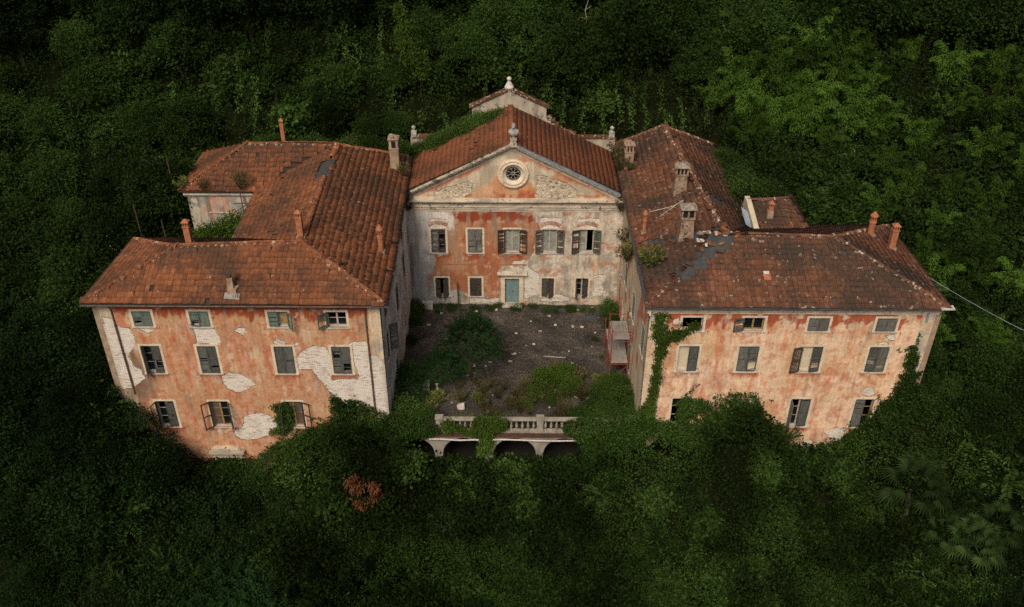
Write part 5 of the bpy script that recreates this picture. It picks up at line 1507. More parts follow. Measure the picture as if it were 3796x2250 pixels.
# ---- the lie of the land
HX = np.array([-60, -34, -27, -24, -22.6, -21.5, -20.4, -19.7, -16.2, -14.6, -12.4, -10.6, -9.0, -7.5, -6.8, -6.0, -4, 0, 4.2, 5.2, 6.5, 8, 9.2, 10.8, 11.8, 13, 14.5, 15.3, 16.2, 17.6, 19.2, 20.2, 21.4, 22.2, 23.2, 24.2, 26, 32, 60])
HZ = np.array([0, 1.0, 1.5, 2.6, 2.0, 1.0, -1.4, -2.3, -2.3, -1.0, .2, .9, 1.1, .8, -.2, -2.0, -2.15, -2.2, -2.0, -.5, .5, 1.0, 1.1, .5, .9, 2.0, 2.3, 1.6, .1, -1.2, -1.15, -.6, .2, 1.6, 2.6, 3.6, 2.8, 1.5, 1])
def canopy(x, y):
    base = -4.2 + .17 * y - .0 * x
    fr_ = base + (np.interp(x, HX, HZ) - base) * np.exp(np.minimum(y + 2.4, 0) / 3.4)
    side_ = 1.6 + .37 * np.clip(y, -6, 20) + 1.2 * sstep(24, 40, np.abs(x)) * 0
    back = 9.0 + np.where(y > 20, (y - 20) * .82, (y - 20) * .37)
    back = np.where(y > 38, 9 + 18 * .82 + (y - 38) * .35, back)
    s_ = np.maximum(side_, np.where(y > 17, back, -99))
    out_ = sstep(23.6, 27.0, np.abs(x))
    t_ = sstep(-2.5, 2.5, y) * out_ + (y > .2) * (1 - out_)
    return fr_ * (1 - t_) + s_ * t_
FOOT = [(-23.45, -7.44, -.06, 6.4), (-17.3, -7.44, 6, 19), (-22.3, -17.3, 13.3, 19.1), (-7.6, 7.95, -.1, 21.2), (7.8, 24.08, -.06, 8.7), (7.8, 15.2, 8, 21.3), (15.1, 18.9, 8.5, 12.5)]
def in_foot(x, y, pad=0.0):
    m = np.zeros(np.shape(x), bool)
    for a, b, c, d in FOOT:
        m |= (x > a - pad) & (x < b + pad) & (y > c - pad) & (y < d + pad)
    return m
def lumps(x, y, s=1.0):
    """rounded bushy mounds"""
    o = np.zeros(np.shape(x))
    for k, (f, a) in enumerate(((.26, 1.1), (.62, .8), (1.45, .75), (3.2, .36))):
        u, v = x * f + 13 * k, y * f + 7 * k
        xi, yi = np.floor(u), np.floor(v); best = np.full(np.shape(x), 9.0)
        for dx in (-1, 0, 1):
            for dy in (-1, 0, 1):
                a_, b_ = (xi + dx).astype(int), (yi + dy).astype(int)
                px = xi + dx + _tab[a_ & 255, b_ & 255]; py = yi + dy + _tab[(b_ + 31) & 255, (a_ + 57) & 255]
                best = np.minimum(best, (u - px) ** 2 + (v - py) ** 2)
        o += a * np.sqrt(np.clip(1 - best, 0, 1))
    return o * s
def ground_h(x, y):
    g = canopy(x, y) - 1.1
    return np.where(in_foot(x, y, .5), -5.6, g)
gx_ = np.concatenate([np.linspace(-400, -62, 14), np.linspace(-60, 60, 161), np.linspace(62, 400, 14)])
gy_ = np.concatenate([np.linspace(-300, -22, 14), np.linspace(-20, 60, 108), np.linspace(64, 500, 14)])
X, Y = np.meshgrid(gx_, gy_, indexing='ij')
Z = ground_h(np.clip(X, -60, 60), np.clip(Y, -20, 60)) + np.where(Y > 60, (Y - 60) * .12, 0)
idx = np.arange(X.size).reshape(X.shape)
F3 = np.stack([idx[:-1, :-1], idx[1:, :-1], idx[1:, 1:], idx[:-1, 1:]], -1).reshape(-1, 4)
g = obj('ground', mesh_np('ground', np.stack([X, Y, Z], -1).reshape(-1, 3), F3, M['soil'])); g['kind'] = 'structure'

def thicket(name, x0, x1, y0, y1, dens, size, mat, label, amp=1.0, thick=.5, keep=None, sprig=9, rad=.13, lift=.09):
    """sprigs of leaves over a mounded surface, with dark gaps between them"""
    n = int((x1 - x0) * (y1 - y0) * dens / sprig)
    x = rng.uniform(x0, x1, n); y = rng.uniform(y0, y1, n)
    ok = ~in_foot(x, y, .05) & (np.abs(x) < .62 * (y + 43.5) + 9) & (np.abs(x) < 52)
    if keep is not None:
        ok &= keep(x, y)
    x, y = x[ok], y[ok]
    near = np.ones(len(x))
    for a, b, c, d in FOOT:
        q = np.maximum(np.maximum(a - x, x - b), np.maximum(c - y, y - d)); near = np.minimum(near, np.clip(q / 2.6 + .08, .08, 1))
    surf = lambda x_, y_: canopy(x_, y_) + (lumps(x_, y_) - 1.65) * amp * near
    e = .15; h = surf(x, y)
    hx = (surf(x + e, y) - h) / e; hy = (surf(x, y + e) - h) / e
    N = unit(np.stack([-hx, -hy, np.ones(len(x))], 1))
    off = rng.randn(len(x)) * lift - rng.rand(len(x)) ** 2 * thick
    C = np.stack([x, y, h], 1) + N * off[:, None]
    C = np.repeat(C, sprig, 0); NN = np.repeat(N, sprig, 0); m = len(C)
    P = C + rng.randn(m, 3) * rad * np.array([1, 1, .6])
    D = NN * .4 + unit(P - C) * .5 + rng.randn(m, 3) * .4 + np.array([0, -.1, -.1])
    sz = size * (.55 + .9 * fbm(P[:, 0] * .45 + 40, P[:, 1] * .45, 3)) * (.7 + .6 * rng.rand(m)) * 1.05
    o = obj(name, leaf_mesh(name, P, D, sz, mat, .7)); o['kind'] = 'stuff'; tag(o, label, 'undergrowth')
    return o
patch = lambda x, y: fbm(x * .22 + 5, y * .3 + 2, 4)
mid_ = lambda x, y: (x > -16.5 + 2 * np.sin(y)) & (x < 27 + 2 * np.sin(y * 1.3) + .25 * (y + 6))
thicket('creeper_thicket', -36, 36, -14.5, .6, 340, .135, M['leaf_ivy'], 'mass of green creeper covering the slope in front of the villa', .9, keep=lambda x, y: mid_(x, y) & (patch(x, y) < .56))
thicket('bramble_thicket', -36, 36, -14.5, .6, 260, .20, M['leaf_hill'], 'darker large-leaved bramble patches within the creeper slope', 1.0, keep=lambda x, y: mid_(x, y) & (patch(x, y) > .53), rad=.18)
thicket('vignette_thicket', -40, -12, -14.5, 2.5, 260, .14, M['leaf_dark_vignette'], 'vignette-darkened undergrowth beside and before the orange-roofed wing', 1.1, keep=lambda x, y: (x < -15 + 2 * np.sin(y)))  # leaves at this edge coloured darker in place of lens vignette
thicket('vignette_thicket', 22, 40, -14.5, 2.5, 260, .14, M['leaf_dark_vignette'], 'vignette-darkened undergrowth around the fan palms', 1.1, keep=lambda x, y: x > 25.5 + 2 * np.sin(y * 1.3) + .25 * (y + 6))  # right corner given dark leaves as painted vignette
thicket('hillside_undergrowth', -52, -10, .6, 37, 120, .19, M['leaf_hill_vignette'], 'vignette-darkened creeper-covered hillside behind the orange-roofed wing', 1.5, .8, rad=.17, lift=.13)  # darker leaf copy carries the painted vignette
thicket('hillside_undergrowth', -10, 52, .6, 37, 120, .19, M['leaf_hill'], 'green overgrown hillside behind the central block and brown-roofed wing', 1.5, .8, rad=.17, lift=.13)

# ---- climbing plants on walls
def pts_in(poly, n, rough=.25):
    xs = [p[0] for p in poly]; zs = [p[1] for p in poly]
    u = rng.uniform(min(xs) - .2, max(xs) + .2, n * 3); z = rng.uniform(min(zs) - .2, max(zs) + .2, n * 3)
    d = poly_sdf(u, z, poly) + (fbm(u * 1.6, z * 1.6, 4) - .5) * rough * 3
    k = d < 0
    return u[k][:n], z[k][:n], -d[k][:n]
def ivy(name, fr, poly, dens, depth, mat, label, size=.17, rough=.25, stems=3, lump=1.0):
    """sprigs of leaves bulging from a wall, with trailing shoots round the edge"""
    xs = [p[0] for p in poly]; zs = [p[1] for p in poly]; k = 9
    n = int((max(xs) - min(xs)) * (max(zs) - min(zs)) * dens / k)
    u, z, d = pts_in(poly, n, rough)
    nn = .05 + np.minimum(d * 1.6, 1) * depth * (.2 + .8 * np.minimum(1, lumps(u * 1.5 + 3, z * 1.5, .55))) * rng.rand(len(u)) ** .35
    u2, z2, _d = pts_in(poly, n // 7, rough * 2.6)
    u = np.concatenate([u, u2]); z = np.concatenate([z, z2]); nn = np.concatenate([nn, np.full(len(u2), .06)])
    O, U_, N_ = np.array(fr.O), np.array(fr.U), np.array(fr.N)
    C = O + u[:, None] * U_ + nn[:, None] * N_; C[:, 2] += z
    C = np.repeat(C, k, 0); P = C + rng.randn(len(C), 3) * np.array([.11, .06, .11])
    below = (P - O) @ N_ < .04
    P = np.where(below[:, None], P + N_ * .08, P)
    D = N_ * .45 + rng.randn(len(P), 3) * .45 + np.array([0, 0, -.4])
    root = empty(name, (float(np.mean(P[:, 0])), float(np.mean(P[:, 1])), float(P[:, 2].min())), label, 'climbing plant')
    obj('foliage', leaf_mesh(name, P, D, size, mat, .75), root)
    z0, z1 = float(np.percentile(z, 3)), float(np.percentile(z, 85)); path = []
    for q in range(10):
        zz = z0 + (z1 - z0) * q / 9; near_ = np.abs(z - zz) < .5
        if near_.sum() > 3:
            path.append(fr(float(np.median(u[near_])), .04, zz))
    sh, sd_ = [], []
    for q in range(max(5, len(u) // 160)):        # loose shoots reaching out over the wall
        i0 = rng.randint(len(u)); a_ = math.pi / 2 + rng.randn() * .9; pu, pz = u[i0], z[i0]
        for r_ in range(rng.randint(8, 22)):
            pu += math.cos(a_) * .07; pz += math.sin(a_) * .07; a_ += rng.randn() * .25
            for _ in range(3):
                sh.append(np.array(fr(pu, .07, pz)) + rng.randn(3) * .045); sd_.append(N_ * .5 + rng.randn(3) * .5)
    so = obj('shoots', leaf_mesh('shoots', np.array(sh), np.array(sd_), size * .9, mat, .75), root); so['kind'] = 'stuff'
    if len(path) > 2:
        mb = MB(); mb.tube(path, .035, 5, .012); mb.build('stem', M['bark'], root)
    return root
ivy('ivy', FL, [(8.1, 9.0), (8.85, 9.1), (8.85, 8.5), (8.8, 7.9), (9.35, 7.8), (9.9, 8.05), (10.4, 8.6), (10.7, 8.5), (10.4, 8.0), (9.9, 7.5), (9.1, 7.0), (8.75, 6.1), (8.8, 3.8), (8.7, 1.6), (8.8, .0), (8.1, .0), (8.25, 3), (8.42, 5), (8.38, 6.5), (8.25, 7.5)], 400, .34, M['leaf_bright'], 'tall green ivy climbing the inner corner of the brown-roofed wing', .115, .14)
ivy('ivy', FL, [(11.9, 1.6), (12.4, 2.9), (13.2, 3.3), (14.5, 3.4), (15.2, 2.9), (15.3, 1.6), (16.2, .5), (17.2, -.6), (17, -3), (9, -3), (9.2, 1.0), (10, .8), (11, 1.0)], 285, .9, M['leaf_ivy'], 'thick mound of ivy burying a ground floor window of the brown-roofed wing', .13, .22)
ivy('ivy', FL, [(10.3, 2.7), (11.4, 2.9), (12.1, 2.3), (11.9, 1.6), (11.3, 1.9), (10.9, 1.2), (10.4, .6), (10.1, 1.6)], 494, .35, M['leaf_ivy'], 'ivy tuft hanging over the open dark window of the brown-roofed wing', .12, .18, 1)
ivy('ivy', FL, [(20.3, -.6), (21.3, .4), (22.0, 2.1), (22.9, 3.3), (23.2, 5.2), (23.2, 6.7), (23.5, 6.7), (23.7, 5), (24.1, 4.8), (24.3, 2), (24.3, -2.6), (19, -2.6), (19.3, -1.2)], 304, .55, M['leaf_ivy'], 'ivy climbing the outer corner of the brown-roofed wing', .13, .2)
ivy('ivy', FL, [(-12.6, .2), (-11.6, .8), (-10.9, 1.2), (-11.0, 2.6), (-11.2, 3.4), (-10.6, 2.9), (-10.2, 2.5), (-9.4, 2.7), (-8.3, 2.0), (-7.5, 1.5), (-7.1, -3), (-15, -3), (-14.5, -1.3)], 285, .75, M['leaf_ivy'], 'leafy ivy mound against the foot of the orange-roofed wing beside its drainpipe', .13, .2)
ivy('ivy', FL, [(-14.2, 2.3), (-13.7, 2.4), (-13.5, 1.4), (-13.6, .4), (-14.2, -.2), (-15.0, -.1), (-14.5, .5)], 494, .28, M['leaf_ivy'], 'narrow ivy strand over the brown boarded window of the orange-roofed wing', .12, .15, 1)
FAr = Fr((0, -.15, 0), (1, 0, 0), (0, -1, 0))
ivy('creeper', FAr, [(-4.2, 1.1), (-3.3, .9), (-2.6, .7), (-2.0, 1.2), (-1.0, 1.5), (-.3, 1.0), (-.6, .4), (-1.2, -.3), (-1.0, -1.6), (-2.1, -1.6), (-1.9, -.4), (-2.6, .2), (-4.0, .2)], 361, .45, M['leaf_bright'], 'bright green creeper hanging over the middle of the stone balustrade', .12, .25, 2)
ivy('creeper', FAr, [(-7.4, 1.4), (-6.2, 1.2), (-5.0, .9), (-4.4, .5), (-4.6, 0), (-5.6, -.1), (-6.5, -.4), (-7.5, -1.4)], 380, .5, M['leaf_ivy'], 'green creeper heaped over the terrace end beside the orange-roofed wing', .13, .22, 2)
ivy('creeper', FAr, [(3.0, .8), (3.6, 1.3), (4.5, 1.5), (6.5, 1.9), (8.0, 2.2), (8.4, -1.8), (4.7, -1.9), (4.3, -.4), (3.4, .2)], 380, .9, M['leaf_ivy'], 'dense creeper mound burying the balustrade beside the brown-roofed wing', .13, .22, 3)

# ---- tree and shrub builders: each gives (crown mesh, trunk mesh) around the origin
def ell(n, R_, H_, low=-.3):
    d = unit(rng.randn(n * 2, 3)); d = d[d[:, 2] > low][:n]
    return d
def crown_broad(name, R_, H_, ncl, per, size, mat, asp=.6, cl=.55):
    d = ell(ncl, R_, H_)
    lob = 1 + .35 * (fbm(d[:, 0] * 1.6 + 9 + R_, d[:, 1] * 1.6 + d[:, 2], 3) - .5) * 2
    r = (.45 + .55 * rng.rand(len(d)) ** .5) * lob
    C = d * r[:, None] * np.array([R_, R_, H_ * .55]) + np.array([0, 0, H_ * .55])
    P = np.repeat(C, per, 0); n = len(P)
    off = rng.randn(n, 3) * cl * np.array([.5, .5, .32]); P = P + off
    D = unit(P - np.array([0, 0, H_ * .4])) * .5 + rng.randn(n, 3) * .55 + np.array([0, 0, -.2])
    return leaf_mesh(name, P, D, size, mat, asp)
def trunk_mesh(name, h, r, mat, limbs=5, spread=1.2, seed=0):
    rd = random.Random(seed); mb = MB()
    path = [(0, 0, -.8)] + [(rd.gauss(0, .08) * k, rd.gauss(0, .08) * k, h * k / 4) for k in range(1, 5)]
    mb.tube(path, r, 7, r * .45)
    for i in range(limbs):
        a = 6.28 * i / limbs + rd.random(); z = h * rd.uniform(.45, .95)
        mb.tube([(0, 0, z), (math.cos(a) * spread * .5, math.sin(a) * spread * .5, z + h * .18), (math.cos(a) * spread, math.sin(a) * spread, z + h * .32)], r * .4, 5, r * .12)
    me = bpy.data.meshes.new(name); me.from_pydata(mb.v, [], mb.f); me.materials.append(mat); me.update()
    return me
def crown_bamboo(name, H_, stems, per, mat):
    """separate feathery plumes, each arching over at its tip"""
    Ps, Ds = [], []
    for i in range(stems):
        a = i * 2.4 + rng.rand() * .6; lean = .35 + 1.5 * rng.rand(); h = H_ * (.55 + .5 * rng.rand())
        t_ = rng.rand(per) ** .8
        tt = .30 + .70 * t_
        rad = lean * (.35 + tt ** 2.0); z = h * np.sin(tt * 1.75) / np.sin(1.55)
        c = np.stack([np.cos(a) * rad, np.sin(a) * rad, z], 1)
        w = (.46 * (1 - t_) ** .7 + .05)[:, None]
        v = unit(rng.randn(per, 3)) * (rng.rand(per) ** .4)[:, None]
        c = c + v * w * np.array([1, 1, .8])
        out = np.array([np.cos(a), np.sin(a), 0])
        D = out * .45 + v * .6 + rng.randn(per, 3) * .3 + np.array([0, 0, -.55])
        Ps.append(c); Ds.append(D)
    return leaf_mesh(name, np.concatenate(Ps), np.concatenate(Ds), .25, mat, .24)
def culms(name, H_, n, mat):
    mb = MB()
    for i in range(n):
        a = 6.28 * i / n; mb.tube([(math.cos(a) * .15, math.sin(a) * .15, -.8), (math.cos(a) * .3, math.sin(a) * .3, H_ * .5), (math.cos(a) * .9, math.sin(a) * .9, H_ * .88)], .035, 5, .015)
    me = bpy.data.meshes.new(name); me.from_pydata(mb.v, [], mb.f); me.materials.append(mat); me.update(); return me
def crown_column(name, H_, R_, n, mat):
    t_ = rng.rand(n) ** .8; a = rng.rand(n) * 6.283
    r = R_ * (1 - t_ * .85) * (.5 + .5 * rng.rand(n) ** .5) * (1 + .3 * np.sin(a * 3 + t_ * 9))
    P = np.stack([np.cos(a) * r, np.sin(a) * r, t_ * H_], 1) + rng.randn(n, 3) * .06
    D = np.stack([np.cos(a) * .5, np.sin(a) * .5, np.ones(n) * .9], 1) + rng.randn(n, 3) * .4
    return leaf_mesh(name, P, D, .2, mat, .4)
def crown_feather(name, R_, H_, nf, mat, fl=.85, lf=.13, pairs=9):
    """fronds of paired leaflets"""
    d = ell(nf, R_, H_, -.15); r = (.5 + .5 * rng.rand(len(d)) ** .5) * (1 + .3 * (fbm(d[:, 0] * 2 + 3, d[:, 1] * 2 + d[:, 2] * 2, 3) - .5) * 2)
    C = d * r[:, None] * np.array([R_, R_, H_ * .5]) + np.array([0, 0, H_ * .5])
    Ps, Ds = [], []
    ax = unit(d * .8 + rng.randn(len(d), 3) * .35 + np.array([0, 0, .05]))
    sd = unit(np.cross(ax, np.array([0, 0, 1.0]) + rng.randn(len(d), 3) * .3))
    for k in range(pairs):
        t_ = (k + .6) / pairs
        base = C + ax * (fl * t_) + np.array([0, 0, -.28 * t_ * t_ * fl])
        for s in (-1, 1):
            Ps.append(base); Ds.append(sd * s + ax * .35 + np.array([0, 0, -.12]))
    return leaf_mesh(name, np.concatenate(Ps), np.concatenate(Ds), lf * 1.6, mat, .38)
def frond_palm(name, mat, nfan=18, H_=2.0):
    V, F = [], []
    for i in range(nfan):
        a = i * 2.4; el = R(70 - 95 * i / nfan + rng.randn() * 6); L0 = .85 + .3 * rng.rand()
        ax = np.array([math.cos(a) * math.cos(el), math.sin(a) * math.cos(el), math.sin(el)])
        sd = np.cross(ax, [0, 0, 1.0]); sd /= np.linalg.norm(sd); up = np.cross(sd, ax)
        c0 = np.array([0, 0, H_]); hub = c0 + ax * L0
        b = len(V); w = .02
        V += [c0 - sd * w, c0 + sd * w, hub + sd * w, hub - sd * w]; F.append((b, b + 1, b + 2, b + 3))
        for k in range(19):
            th = R(-125 + 250 * k / 18); dr_ = ax * math.cos(th) + sd * math.sin(th)
            ln = (.80 - .12 * abs(th)) * (.9 + .2 * rng.rand()); pr = np.cross(dr_, up); drp = np.array([0, 0, -.25 * ln])
            b = len(V)
            V += [hub, hub + dr_ * ln * .55 + pr * .05 + up * .06, hub + dr_ * ln + drp, hub + dr_ * ln * .55 - pr * .042 + up * .03]; F.append((b, b + 1, b + 2, b + 3))
    return mesh_np(name, np.array(V), np.array(F), mat)
def twigs(name, n, L0, mat, spread=1.0, r=.012, seed=1):
    rd = random.Random(seed); mb = MB()
    for i in range(n):
        a = rd.random() * 6.28; s = rd.random() * spread
        mb.tube([(0, 0, -.1), (math.cos(a) * s * .4, math.sin(a) * s * .4, L0 * rd.uniform(.4, .6)), (math.cos(a) * s, math.sin(a) * s, L0 * rd.uniform(.7, 1.05))], r, 4, r * .4)
    me = bpy.data.meshes.new(name); me.from_pydata(mb.v, [], mb.f); me.materials.append(mat); me.update(); return me
def weed(name, n, H_, spread, size, mat, asp=.45):
    t_ = rng.rand(n) ** .7; a = rng.rand(n) * 6.283; st = rng.randint(0, 14, n); a = st * 2.4 + rng.randn(n) * .12; sp = (.35 + .65 * ((st * .37) % 1)) * spread
    P = np.stack([np.cos(a) * sp * t_, np.sin(a) * sp * t_, H_ * (t_ * (1.1 - .4 * sp / spread))], 1) + rng.randn(n, 3) * .05
    D = np.stack([np.cos(a), np.sin(a), np.ones(n) * .6], 1) + rng.randn(n, 3) * .6
    return leaf_mesh(name, P, D, size, mat, asp)

KINDS = {}
for k in range(3):
    KINDS['dark', k] = (crown_broad('crown', 2.6, 5.0, 240, 48, .19, M['leaf_dark_vignette'], cl=.62), trunk_mesh('trunk', 3.0, .16, M['bark'], seed=k))  # crowns wear the vignette-darkened leaf colour
    KINDS['hill', k] = (crown_broad('crown', 2.3, 4.2, 220, 48, .18, M['leaf_hill'], cl=.6), trunk_mesh('trunk', 2.4, .14, M['bark'], seed=k + 5))
    KINDS['bamboo', k] = (crown_bamboo('crown', 4.8, 13, 520, M['leaf_bamboo']), culms('culms', 4.2, 7, M['bark']))
    KINDS['shrub', k] = (crown_broad('foliage', 1.0, 1.5, 90, 42, .11, M['leaf_green'], cl=.45), trunk_mesh('stem', .8, .04, M['bark'], 4, .5, k))
for k in range(2):
    KINDS['column', k] = (crown_column('crown', 3.6, .75, 3600, M['leaf_dark_vignette']), trunk_mesh('trunk', 2.6, .09, M['bark'], 2, .3, k))
    KINDS['feather', k] = (crown_feather('crown', 2.0, 3.4, 380, M['leaf_blue'], .8, .105, 9), trunk_mesh('trunk', 2.2, .10, M['bark'], 5, 1.0, k))
    KINDS['palm', k] = (frond_palm('fronds', M['leaf_palm']), trunk_mesh('trunk', 2.0, .12, M['bark'], 0, .1, k))
    KINDS['weed', k] = (weed('foliage', 420, .9, .6, .11, M['leaf_dry']), twigs('stem', 14, .8, M['bark'], .5, .008, k))
    KINDS['green_weed', k] = (weed('foliage', 420, .8, .6, .13, M['leaf_yellow']), twigs('stem', 12, .7, M['bark'], .5, .008, k))
    KINDS['bramble', k] = (crown_broad('foliage', .9, 1.2, 70, 40, .11, M['leaf_bright'], cl=.5), twigs('stem', 12, .9, M['bark'], .8, .012, k))
    KINDS['low', k] = (crown_broad('foliage', .8, .7, 40, 30, .12, M['leaf_green'], cl=.6), twigs('stem', 10, .5, M['bark'], .6, .010, k))
NAMES = {'dark': 'vignette_dark_tree', 'hill': 'broadleaf_tree', 'bamboo': 'bamboo_clump', 'shrub': 'shrub', 'column': 'columnar_tree', 'feather': 'locust_tree', 'palm': 'fan_palm', 'weed': 'dry_weed', 'green_weed': 'flowering_weed', 'bramble': 'bramble', 'low': 'low_plant'}
CATS = {'dark': 'tree', 'hill': 'tree', 'bamboo': 'bamboo', 'shrub': 'shrub', 'column': 'tree', 'feather': 'tree', 'palm': 'palm', 'weed': 'weed', 'green_weed': 'weed', 'bramble': 'bramble', 'low': 'plant'}
pr_ = random.Random(99)
def plant(kind, x, y, z, s, label, group=None, sz=None, variants=None):
    n = len([k for k in KINDS if k[0] == kind]); a, b = KINDS[kind, pr_.randrange(n)]
    root = empty(NAMES[kind], (x, y, z), label, CATS[kind], group)
    m = Matrix.Translation((x, y, z)) @ Matrix.Rotation(pr_.random() * 6.28, 4, 'Z') @ Matrix.Diagonal((s, s, sz or s, 1))
    for me in (a, b):
        obj(me.name.split('.')[0], me, root, m)
    return root
def hz(x, y):
    return float(canopy(np.array([float(x)]), np.array([float(y)]))[0])
def scatter(kind, x0, x1, y0, y1, n, s0, s1, label, group, dmin=2.0, sink=1.2, pad=1.5):
    done = []; tries = 0
    while len(done) < n and tries < n * 60:
        tries += 1
        x, y = pr_.uniform(x0, x1), pr_.uniform(y0, y1)
        if in_foot(np.array([x]), np.array([y]), pad)[0] or abs(x) > .60 * (y + 43.5) + 6:
            continue
        if any((x - a) ** 2 + (y - b) ** 2 < dmin ** 2 for a, b in done):
            continue
        done.append((x, y)); s = pr_.uniform(s0, s1)
        plant(kind, x, y, hz(x, y) - sink * s, s, label, group)
scatter('bamboo', 14, 27, 20.5, 26.5, 26, .65, 1.0, 'yellow-green bamboo clump with drooping plumes on the hillside behind the brown roof', 'bamboo clumps behind the brown roof', 1.7, .5, 1.3)
scatter('bamboo', 26, 42, 4, 26, 34, .55, .95, 'olive bamboo clump on the slope beyond the outer end of the brown-roofed wing', 'bamboo clumps beyond the brown-roofed wing', 2.3, .9)
scatter('hill', 16, 46, 27, 36, 22, .9, 1.5, 'dark leafy tree high on the hillside above the bamboo', 'trees above the bamboo', 2.8, .5)
scatter('hill', -8, 18, 24.5, 35, 20, .8, 1.4, 'leafy tree on the steep hillside behind the central block', 'trees behind the central block', 2.6, .5)
scatter('dark', -46, -8, 27, 36, 24, .9, 1.5, 'vignette-darkened tree high on the hillside behind the orange roof', 'trees high behind the orange roof', 2.8, .4)  # vignette towards the top edge painted through dark leaves
scatter('hill', -42, -24, 6, 27, 22, .6, 1.1, 'dark leafy tree on the slope beyond the orange-roofed wing', 'trees beyond the orange-roofed wing', 2.8, .9)
scatter('dark', -38, -25, -9, 5, 18, .6, 1.0, 'vignette-darkened tree beside the outer end of the orange-roofed wing', 'trees beside the orange-roofed wing', 2.3, 1.8)  # side trees coloured dark to imitate vignette
scatter('hill', 25.5, 38, -6, 9, 14, .5, .9, 'dark leafy tree beside the outer end of the brown-roofed wing', 'trees beside the brown-roofed wing', 2.6, 1.6)
scatter('hill', -16, -8.5, 21, 25, 6, .45, .65, 'leafy tree pressing against the back edge of the orange roof', 'trees at the back of the orange roof', 2.0, 1.2, .8)
# front slope
for i, (x, y, s) in enumerate([(-11.2, -8.3, .95), (-10.2, -7.2, .8), (-9.2, -8.8, 1.0), (-8.0, -7.8, .85), (-7.2, -9.2, .95), (-6.4, -7.8, .7), (-12.2, -9.4, .9), (-5.6, -9.0, .8), (-10.6, -10.4, 1.0)]):
    plant('column', x, y, hz(x, y) - 1.6, s, 'upright dark columnar tree in the clump before the creeper slope', 'columnar trees before the villa')
for x, y, s in [(-15.6, -8.2, 1.0), (-17.4, -9.8, .9), (-14.0, -10.2, .95)]:
    plant('feather', x, y, hz(x, y) - 1.6, s, 'feathery dark locust tree before the orange-roofed wing', 'locust trees before the orange-roofed wing')
plant('feather', -2.2, -10.8, hz(-2.2, -10.8) - 1.6, .95, 'feathery blue-green locust tree standing beside the columnar trees')
for x, y, s in [(23.1, -5.2, 1.3), (26.2, -7.4, 1.1), (27.8, -6.4, 1.0), (24.9, -6.8, .9)]:
    plant('palm', x, y, hz(x, y) - .3, s, 'fan palm with stiff pleated fronds rising from the creeper' if s < 1.2 else 'largest fan palm, rising from the creeper before the brown-roofed wing', 'fan palms' if s < 1.2 else None)
for i in range(16):
    x, y = pr_.uniform(-30, -13), pr_.uniform(-11, -1.5)
    plant('dark', x, y, hz(x, y) - 2.6, pr_.uniform(.4, .65), 'vignette-darkened rounded bush in the undergrowth before the orange-roofed wing', 'bushes before the orange-roofed wing')  # bush leaves darkened as lower-left vignette
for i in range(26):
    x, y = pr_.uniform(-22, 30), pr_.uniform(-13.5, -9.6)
    plant('dark', x, y, hz(x, y) - 2.6, pr_.uniform(.35, .6), 'vignette-darkened rounded bush added at the low edge of the creeper slope', 'bushes at the low edge of the creeper slope')  # bushes added along the low edge to imitate vignette darkening
KINDS['fern', 0] = (crown_feather('fronds', .55, .9, 60, M['leaf_green'], .95, .10, 11), twigs('stem', 6, .4, M['bark'], .3, .01, 3))
KINDS['fern', 1] = (crown_feather('fronds', .5, .8, 46, M['leaf_hill'], 1.0, .12, 11), twigs('stem', 6, .4, M['bark'], .3, .01, 4))
KINDS['bigleaf', 0] = (crown_broad('foliage', 1.1, 1.5, 60, 20, .26, M['leaf_green'], .75, .5), trunk_mesh('stem', .8, .04, M['bark'], 4, .5, 3))
KINDS['bigleaf', 1] = (crown_broad('foliage', 1.0, 1.7, 60, 18, .30, M['leaf_ivy'], .7, .5), trunk_mesh('stem', .8, .04, M['bark'], 4, .5, 4))
NAMES.update(fern='fern', bigleaf='broad_leaved_shrub'); CATS.update(fern='fern', bigleaf='shrub')
scatter('fern', -14, 26, -12, -1.2, 46, .7, 1.3, 'green fern with arching fronds in the creeper slope', 'ferns in the creeper slope', 1.5, .2, .6)
scatter('bigleaf', -15, 26, -12, -1.0, 34, .5, .95, 'broad-leaved shrub rising from the creeper slope', 'broad-leaved shrubs in the creeper slope', 1.9, .5, .6)
scatter('fern', -40, -20, -11, 26, 34, .8, 1.6, 'fern with arching fronds on the dark slope beyond the orange-roofed wing', 'ferns on the dark slope', 2.0, .2, .8)
scatter('fern', 16, 42, -4, 26, 44, .9, 1.8, 'tall fern with arching fronds between the bamboo clumps', 'ferns between the bamboo', 2.0, .2, 1.0)
scatter('bigleaf', -34, 8, 21.5, 30, 30, .7, 1.3, 'broad-leaved shrub on the hillside above the orange and red roofs', 'broad-leaved shrubs above the roofs', 2.0, .5, .8)
# trailing vines down the hillsides
Ps, Ds = [], []
for i in range(230):
    x = pr_.uniform(-44, 40); y = pr_.uniform(22, 34)
    if in_foot(np.array([x]), np.array([y]), .5)[0]:
        continue
    zt = hz(x, y) + pr_.uniform(.4, 2.2)
    for k in range(pr_.randint(18, 46)):
        x += pr_.gauss(0, .05); y -= .05 + abs(pr_.gauss(0, .03)); zt -= .085
        zz = max(zt, hz(x, y) + .15)
        p = np.array([x, y, zz]) + rng.randn(5, 3) * np.array([.12, .06, .07]); Ps.append(p); Ds.append(rng.randn(5, 3) * .45 + np.array([0, -.5, -.8]))
o = obj('trailing_vines', leaf_mesh('trailing_vines', np.concatenate(Ps), np.concatenate(Ds), .17, M['leaf_green'], .6)); o['kind'] = 'stuff'; tag(o, 'green vines trailing down the hillside trees above the roofs', 'vines')
